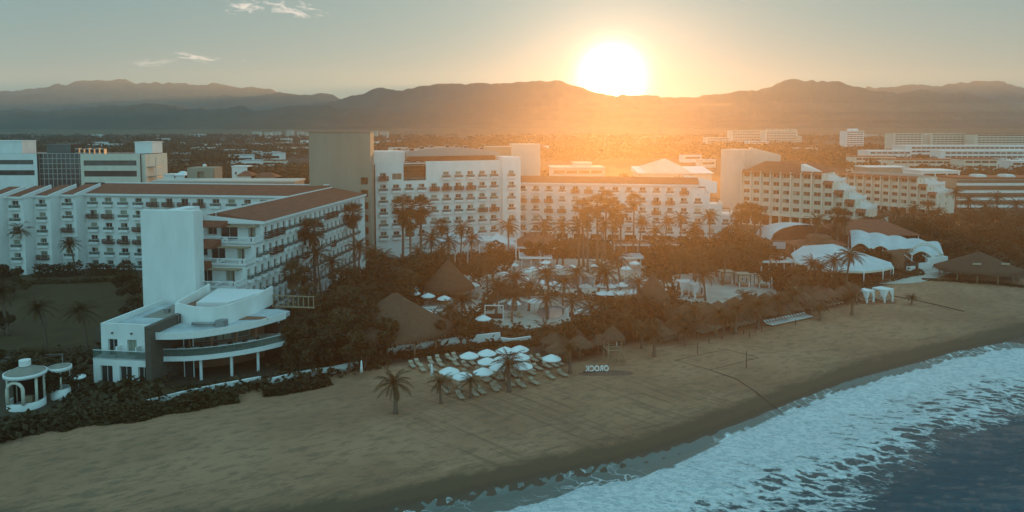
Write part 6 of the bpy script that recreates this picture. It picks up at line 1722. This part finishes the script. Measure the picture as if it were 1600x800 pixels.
for i, (px, py, Y, R, H) in enumerate(((705, 362, 176, 4.2, 3.8), (742, 360, 178, 4.6, 4.4), (778, 364, 178, 4.4, 4.4))):
    p = at(px, py, Y); t = thing("canopy_tent", (p.x, Y, 0), 0, None, "tent"); later(t, "white peaked canopy at the foot of the central hotel", "peak"); t["group"] = "white canopies before the central hotel"; t["category"] = "tent"
    c = MB(); z = p.z; vs = [(0, 0, z)]; fs = []
    for j, (r, zz) in enumerate(((.3, z - .9), (.6, z - 1.6), (1, z - 2.1), (1, z - 2.7))):
        for s in ((-1, -1), (0, -.86), (1, -1), (.86, 0), (1, 1), (0, .86), (-1, 1), (-.86, 0)): vs.append((s[0] * R * r, s[1] * R * r * .8, zz))
    fs = [(0, 1 + k, 1 + (k + 1) % 8) for k in range(8)] + [(1 + j * 8 + k, 9 + j * 8 + k, 9 + j * 8 + (k + 1) % 8, 1 + j * 8 + (k + 1) % 8) for j in range(3) for k in range(8)]
    c.add(vs, fs, M_sail); c.build("canopy", t)
    for x in (-1, 1): q = MB(); q.tube([(x * R, -R * .8, 0), (x * R, -R * .8, z - 2.2)], .12, M_white2, 6); q.build("post", t)

def pavilion(px0, px1, pye, z, depth, label, roofm, rise=2.0, wallm=M_red, fascia=True, cols=5, rz=0.0):
    a, b = on(px0, pye, z), on(px1, pye, z); t = thing("pavilion", (a.x, a.y, 0), math.atan2(b.y - a.y, b.x - a.x) if rz is None else rz, label, "pavilion"); W = (b - a).length if rz is None else b.x - a.x
    r = MB()
    if rise > .5: r.add([(0, 0, z), (W, 0, z), (W, depth, z), (0, depth, z), (min(W * .3, depth * .4), depth / 2, z + rise), (W - min(W * .3, depth * .4), depth / 2, z + rise)], [(0, 1, 5, 4), (1, 2, 5), (2, 3, 4, 5), (3, 0, 4), (0, 3, 2, 1)], roofm)
    else: r.box(0, W, 0, depth, z - .2, z, roofm)
    r.build("roof", t)
    if fascia: f = MB(); f.box(-.1, W + .1, -.15, -.003, z - .4, z + .12, M_white2); f.box(-.15, -.003, 0, depth, z - .4, z + .12, M_white2); f.box(W + .003, W + .15, 0, depth, z - .4, z + .12, M_white2); f.build("fascia", t)
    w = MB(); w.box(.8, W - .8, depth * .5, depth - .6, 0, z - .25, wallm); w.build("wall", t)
    for k in range(cols): c = MB(); c.tube([(.5 + (W - 1) * k / (cols - 1), .6, 0), (.5 + (W - 1) * k / (cols - 1), .6, z - .22)], .16, M_white2, 6); c.build("column", t)
pavilion(808, 878, 386, 3.3, 13, "rust-roofed garden pavilion with white eaves behind the parasol row", M_tile, 3.0)
pavilion(958, 1108, 382, 3.2, 5, "long low walkway roof with white edge before the east wing", M_tile, .2, cols=9)
pavilion(812, 862, 402, 3.0, 7, "pale low poolside hall right of the thatched cone", M_flat, .1, M_white, cols=4)
pavilion(1188, 1242, 408, 3.3, 10, "low brown bar pavilion with pale flat roof before the sail roofs", M_flat, .1)
pavilion(965, 1005, 402, 3.0, 6, "small pale-roofed poolside bar in the sun glow", M_flat, .1, M_white, cols=3)
pavilion(736, 796, 378, 3.2, 8, "flat pale porch roof at the foot of the central hotel", M_sail, .1, cols=4)
pavilion(1325, 1440, 368, 5.0, 20, "broad rust-red sloping roof behind the wavy membrane", M_tile, 3.2, fascia=False)
pavilion(1240, 1330, 384, 4.5, 8, "brown service building under the arched tent roof", M_tile, 1.0, fascia=False)
def frame_arch(px, py, label, w=3.2, h=2.6):
    p = gnd(px, py); t = thing("open_hut", p, 0, label, "frame"); b = MB(); b.box(-w / 2, -w / 2 + .18, 0, .18, 0, h, M_white2); b.box(w / 2 - .18, w / 2, 0, .18, 0, h, M_white2); b.box(-w / 2, w / 2, 0, .18, h + .002, h + .18, M_white2); b.build("frame", t)
    d = MB(); d.box(-w / 2 + .2, w / 2 - .2, .6, 1.4, 0, .8, M_dark); d.build("counter", t)
frame_arch(772, 500, "white rectangular frame hut among the palms left of the bright pool", 3.4, 2.5)
frame_arch(740, 432, "small white doorway frame beside the steep thatched cone", 1.2, 2.4)
frame_arch(893, 497, "white post frame just right of the bright round pool", 1.3, 3.2)
wall_path("planter_wall", [(648, 492), (690, 489), (705, 482), (708, 474)], 1.3, .3, M_white, "wavy white terrace wall below the left pool parasols", cap=False)
wall_path("planter_wall", [(800, 470), (840, 467), (880, 472)], .5, .3, M_coping, "low pale coping wall above the bright round pool", cap=False)
wall_path("planter_wall", [(1012, 484), (1035, 482), (1040, 478)], .9, .3, M_white, "short pale wall segment behind the thatched shades", cap=False)

# ---- low undergrowth of the gardens: nobody could count it
def undergrowth():
    g = random.Random(17); zone = [(-40, 700), (-40, 560), (150, 555), (240, 480), (250, 620), (445, 590), (450, 500), (470, 430), (560, 395), (700, 378), (800, 366), (960, 372), (1140, 366), (1200, 360), (1330, 392), (1350, 330), (1610, 300), (1610, 425), (1480, 415), (1400, 428), (1330, 448), (1240, 470), (1090, 500), (860, 520), (850, 536), (640, 556), (600, 570), (430, 606), (370, 612), (230, 640), (100, 660)]
    excl = DECKS + [[(-40, 565), (100, 565), (104, 655), (-40, 668)], [(842, 432), (1000, 432), (1000, 452), (842, 452)]]
    vs, fs = [], []
    cnt = 0
    while cnt < 5200:
        px, py = g.uniform(-40, 1610), g.uniform(300, 700)
        if not in_poly(px, py, zone) or any(in_poly(px, py, d) for d in excl): continue
        c = on(px, py); 
        cnt += 1
        hh = max(.3, 1.1 + 1.3 * mnoise.noise(Vector((c.x * .12, c.y * .12, 3)))); R = g.uniform(.8, 1.7) * (1 + c.y / 400)
        for _ in range(11):
            d = Vector((g.gauss(0, .5) * R, g.gauss(0, .5) * R, abs(g.gauss(0, .45)) * hh + .05)); P = c + d
            nr = Vector((g.gauss(0, .7), g.gauss(0, .7), 1)).normalized(); u = nr.cross(Vector((g.gauss(0, 1), 1, 0))).normalized(); w = nr.cross(u); s = g.uniform(.2, .5) * (1 + c.y / 350); k = len(vs)
            vs += [P - u * s, P - w * s * .6, P + u * s, P + w * s * .6]; fs.append((k, k + 1, k + 2, k + 3))
    mb = MB(); mb.add(vs, fs, M_leaf); tag(mb.build("undergrowth"), kind="stuff")
undergrowth()

# ---- the wooded town plain
def plain():
    g = random.Random(23); vs, fs, n = [], [], 0
    def clump(x, y, h, R, m_, s0):
        for _ in range(m_):
            d = Vector((g.gauss(0, 1), g.gauss(0, 1), g.gauss(.4, .8))).normalized() * g.uniform(.7, 1.05); P = Vector((x + d.x * R, y + d.y * R, max(.3, h * .62 + d.z * h * .4)))
            nr = (d + Vector((g.gauss(0, .4), g.gauss(0, .4), g.gauss(0, .4)))).normalized(); u = nr.cross(Vector((.1, .2, 1))).normalized(); w = nr.cross(u); s = s0 * g.uniform(.6, 1.3); k = len(vs)
            vs.extend([P - u * s, P - w * s * .7, P + u * s, P + w * s * .7]); fs.append((k, k + 1, k + 2, k + 3))
    while n < 9500:
        py = 200 + 6.5 + 85 * g.random() ** 1.2; Y = HC * F_PX / (py - 200); X = g.uniform(-.80, .80) * Y
        if Y < 225 or Y > 6000: continue
        px = CX + F_PX * X / Y
        if Y < 330 and not (235 < px < 500 and Y > 245 or 850 < px < 1115 and Y > 250): continue
        if Y < 620 and px > 1110 and mnoise.noise(Vector((X * .02, Y * .02, 0))) < .0: continue
        if mnoise.noise(Vector((X * .0035, Y * .0025, 7))) < -.30: continue
        h = g.uniform(5, 11) * (1 + .25 * (Y > 1500)); R = g.uniform(3.5, 7.5) * (1 + Y / 2500)
        clump(X, Y, h, R, 30 if Y < 700 else 16, .75 * (1 + Y / 700)); n += 1
    mb = MB(); mb.add(vs, fs, M_leaf); tag(mb.build("far_woodland"), kind="stuff")
plain()
g = random.Random(31); k = 0
for _ in range(400):
    if k >= 64: break
    px, Y = g.choice(((g.uniform(240, 490), g.uniform(240, 420)), (g.uniform(850, 1112), g.uniform(248, 420)))); 
    if 285 < px < 440 and Y < 300: continue
    p = at(px, 260, Y); o = plant('tree' if g.random() < .7 else 'coconut', p.x, p.y, g.uniform(6, 10), z=0); side = "left of the dark slab" if px < 600 else "behind the east wing"
    kk = o.name.startswith("broad"); o["category"] = "tree" if kk else "palm"; o["group"] = ("trees " if kk else "palms ") + side; later(o, ("tree " if kk else "palm ") + side, ("t" if kk else "p") + side); k += 1
wallm = [M_white, M_cream, M_conc2]
for i in range(60):
    py = 200 + 8 + 58 * g.random() ** 1.3; Y = HC * F_PX / (py - 200); px = g.choice((g.uniform(0, 490), g.uniform(240, 490), g.uniform(570, 1110), g.uniform(1240, 1600), g.uniform(240, 490)))
    if px > 1110 and Y < 650: continue
    W = g.uniform(9, 22) * (1 + Y / 1500); H = g.uniform(5, 8) * (1 + Y / 6000); X = (px - CX) / F_PX * Y
    t = thing("far_building", (X, Y, 0), g.uniform(-.4, .4), None, "building"); m = g.choice(wallm); w = MB(); w.box(-W / 2, W / 2, 0, W * .5, 0, H, m); w.build("wall", t)
    r = MB(); r.box(-W / 2 - .4, W / 2 + .4, -.4, W * .5 + .4, H + .002, H + .6, M_tile if g.random() < .35 else g.choice((M_white, M_flat))); r.build("roof", t)
    b = MB(); b.box(-W * .42, W * .42, -.15, -.004, H * .45, H * .7, M_glass); b.build("window_band", t)
    side = "left" if px < 560 else "middle" if px < 1120 else "right"
    t["group"] = "low buildings on the wooded plain"; later(t, "low flat building on the plain, %s" % side, "far" + side)

# ================================================================== labels of the repeats
bpy.context.view_layer.update()
ORD = ["first", "second", "third", "fourth", "fifth", "sixth", "seventh", "eighth", "ninth", "tenth", "eleventh", "twelfth", "thirteenth", "fourteenth"]
ROWS = ["nearest row"] + [w + " row" for w in ("second", "third", "fourth", "fifth", "sixth", "seventh", "eighth", "ninth", "tenth", "eleventh", "twelfth")]
sets = {}
for o, text, key in LATER: sets.setdefault((text, key), []).append(o)
for (text, key), objs in sets.items():
    n = len(objs)
    if n == 1: objs[0]["label"] = text; continue
    objs.sort(key=lambda o: o.location.y)
    nr = 1 if n <= 14 else max(2, min(12, round(n / 7)))
    per = math.ceil(n / nr)
    rows_ = [objs[i:i + per] for i in range(0, n, per)]
    for ri, rr in enumerate(rows_):
        rr.sort(key=lambda o: to_px(o.location)[0])
        for i, o in enumerate(rr):
            s = "" if len(rows_) == 1 else (", " + ("farthest row" if ri == len(rows_) - 1 else ROWS[ri]))
            pos = "only one" if len(rr) == 1 else ("rightmost" if i == len(rr) - 1 else "leftmost" if i == 0 else ORD[i] + " from left")
            o["label"] = text + s + ", " + pos
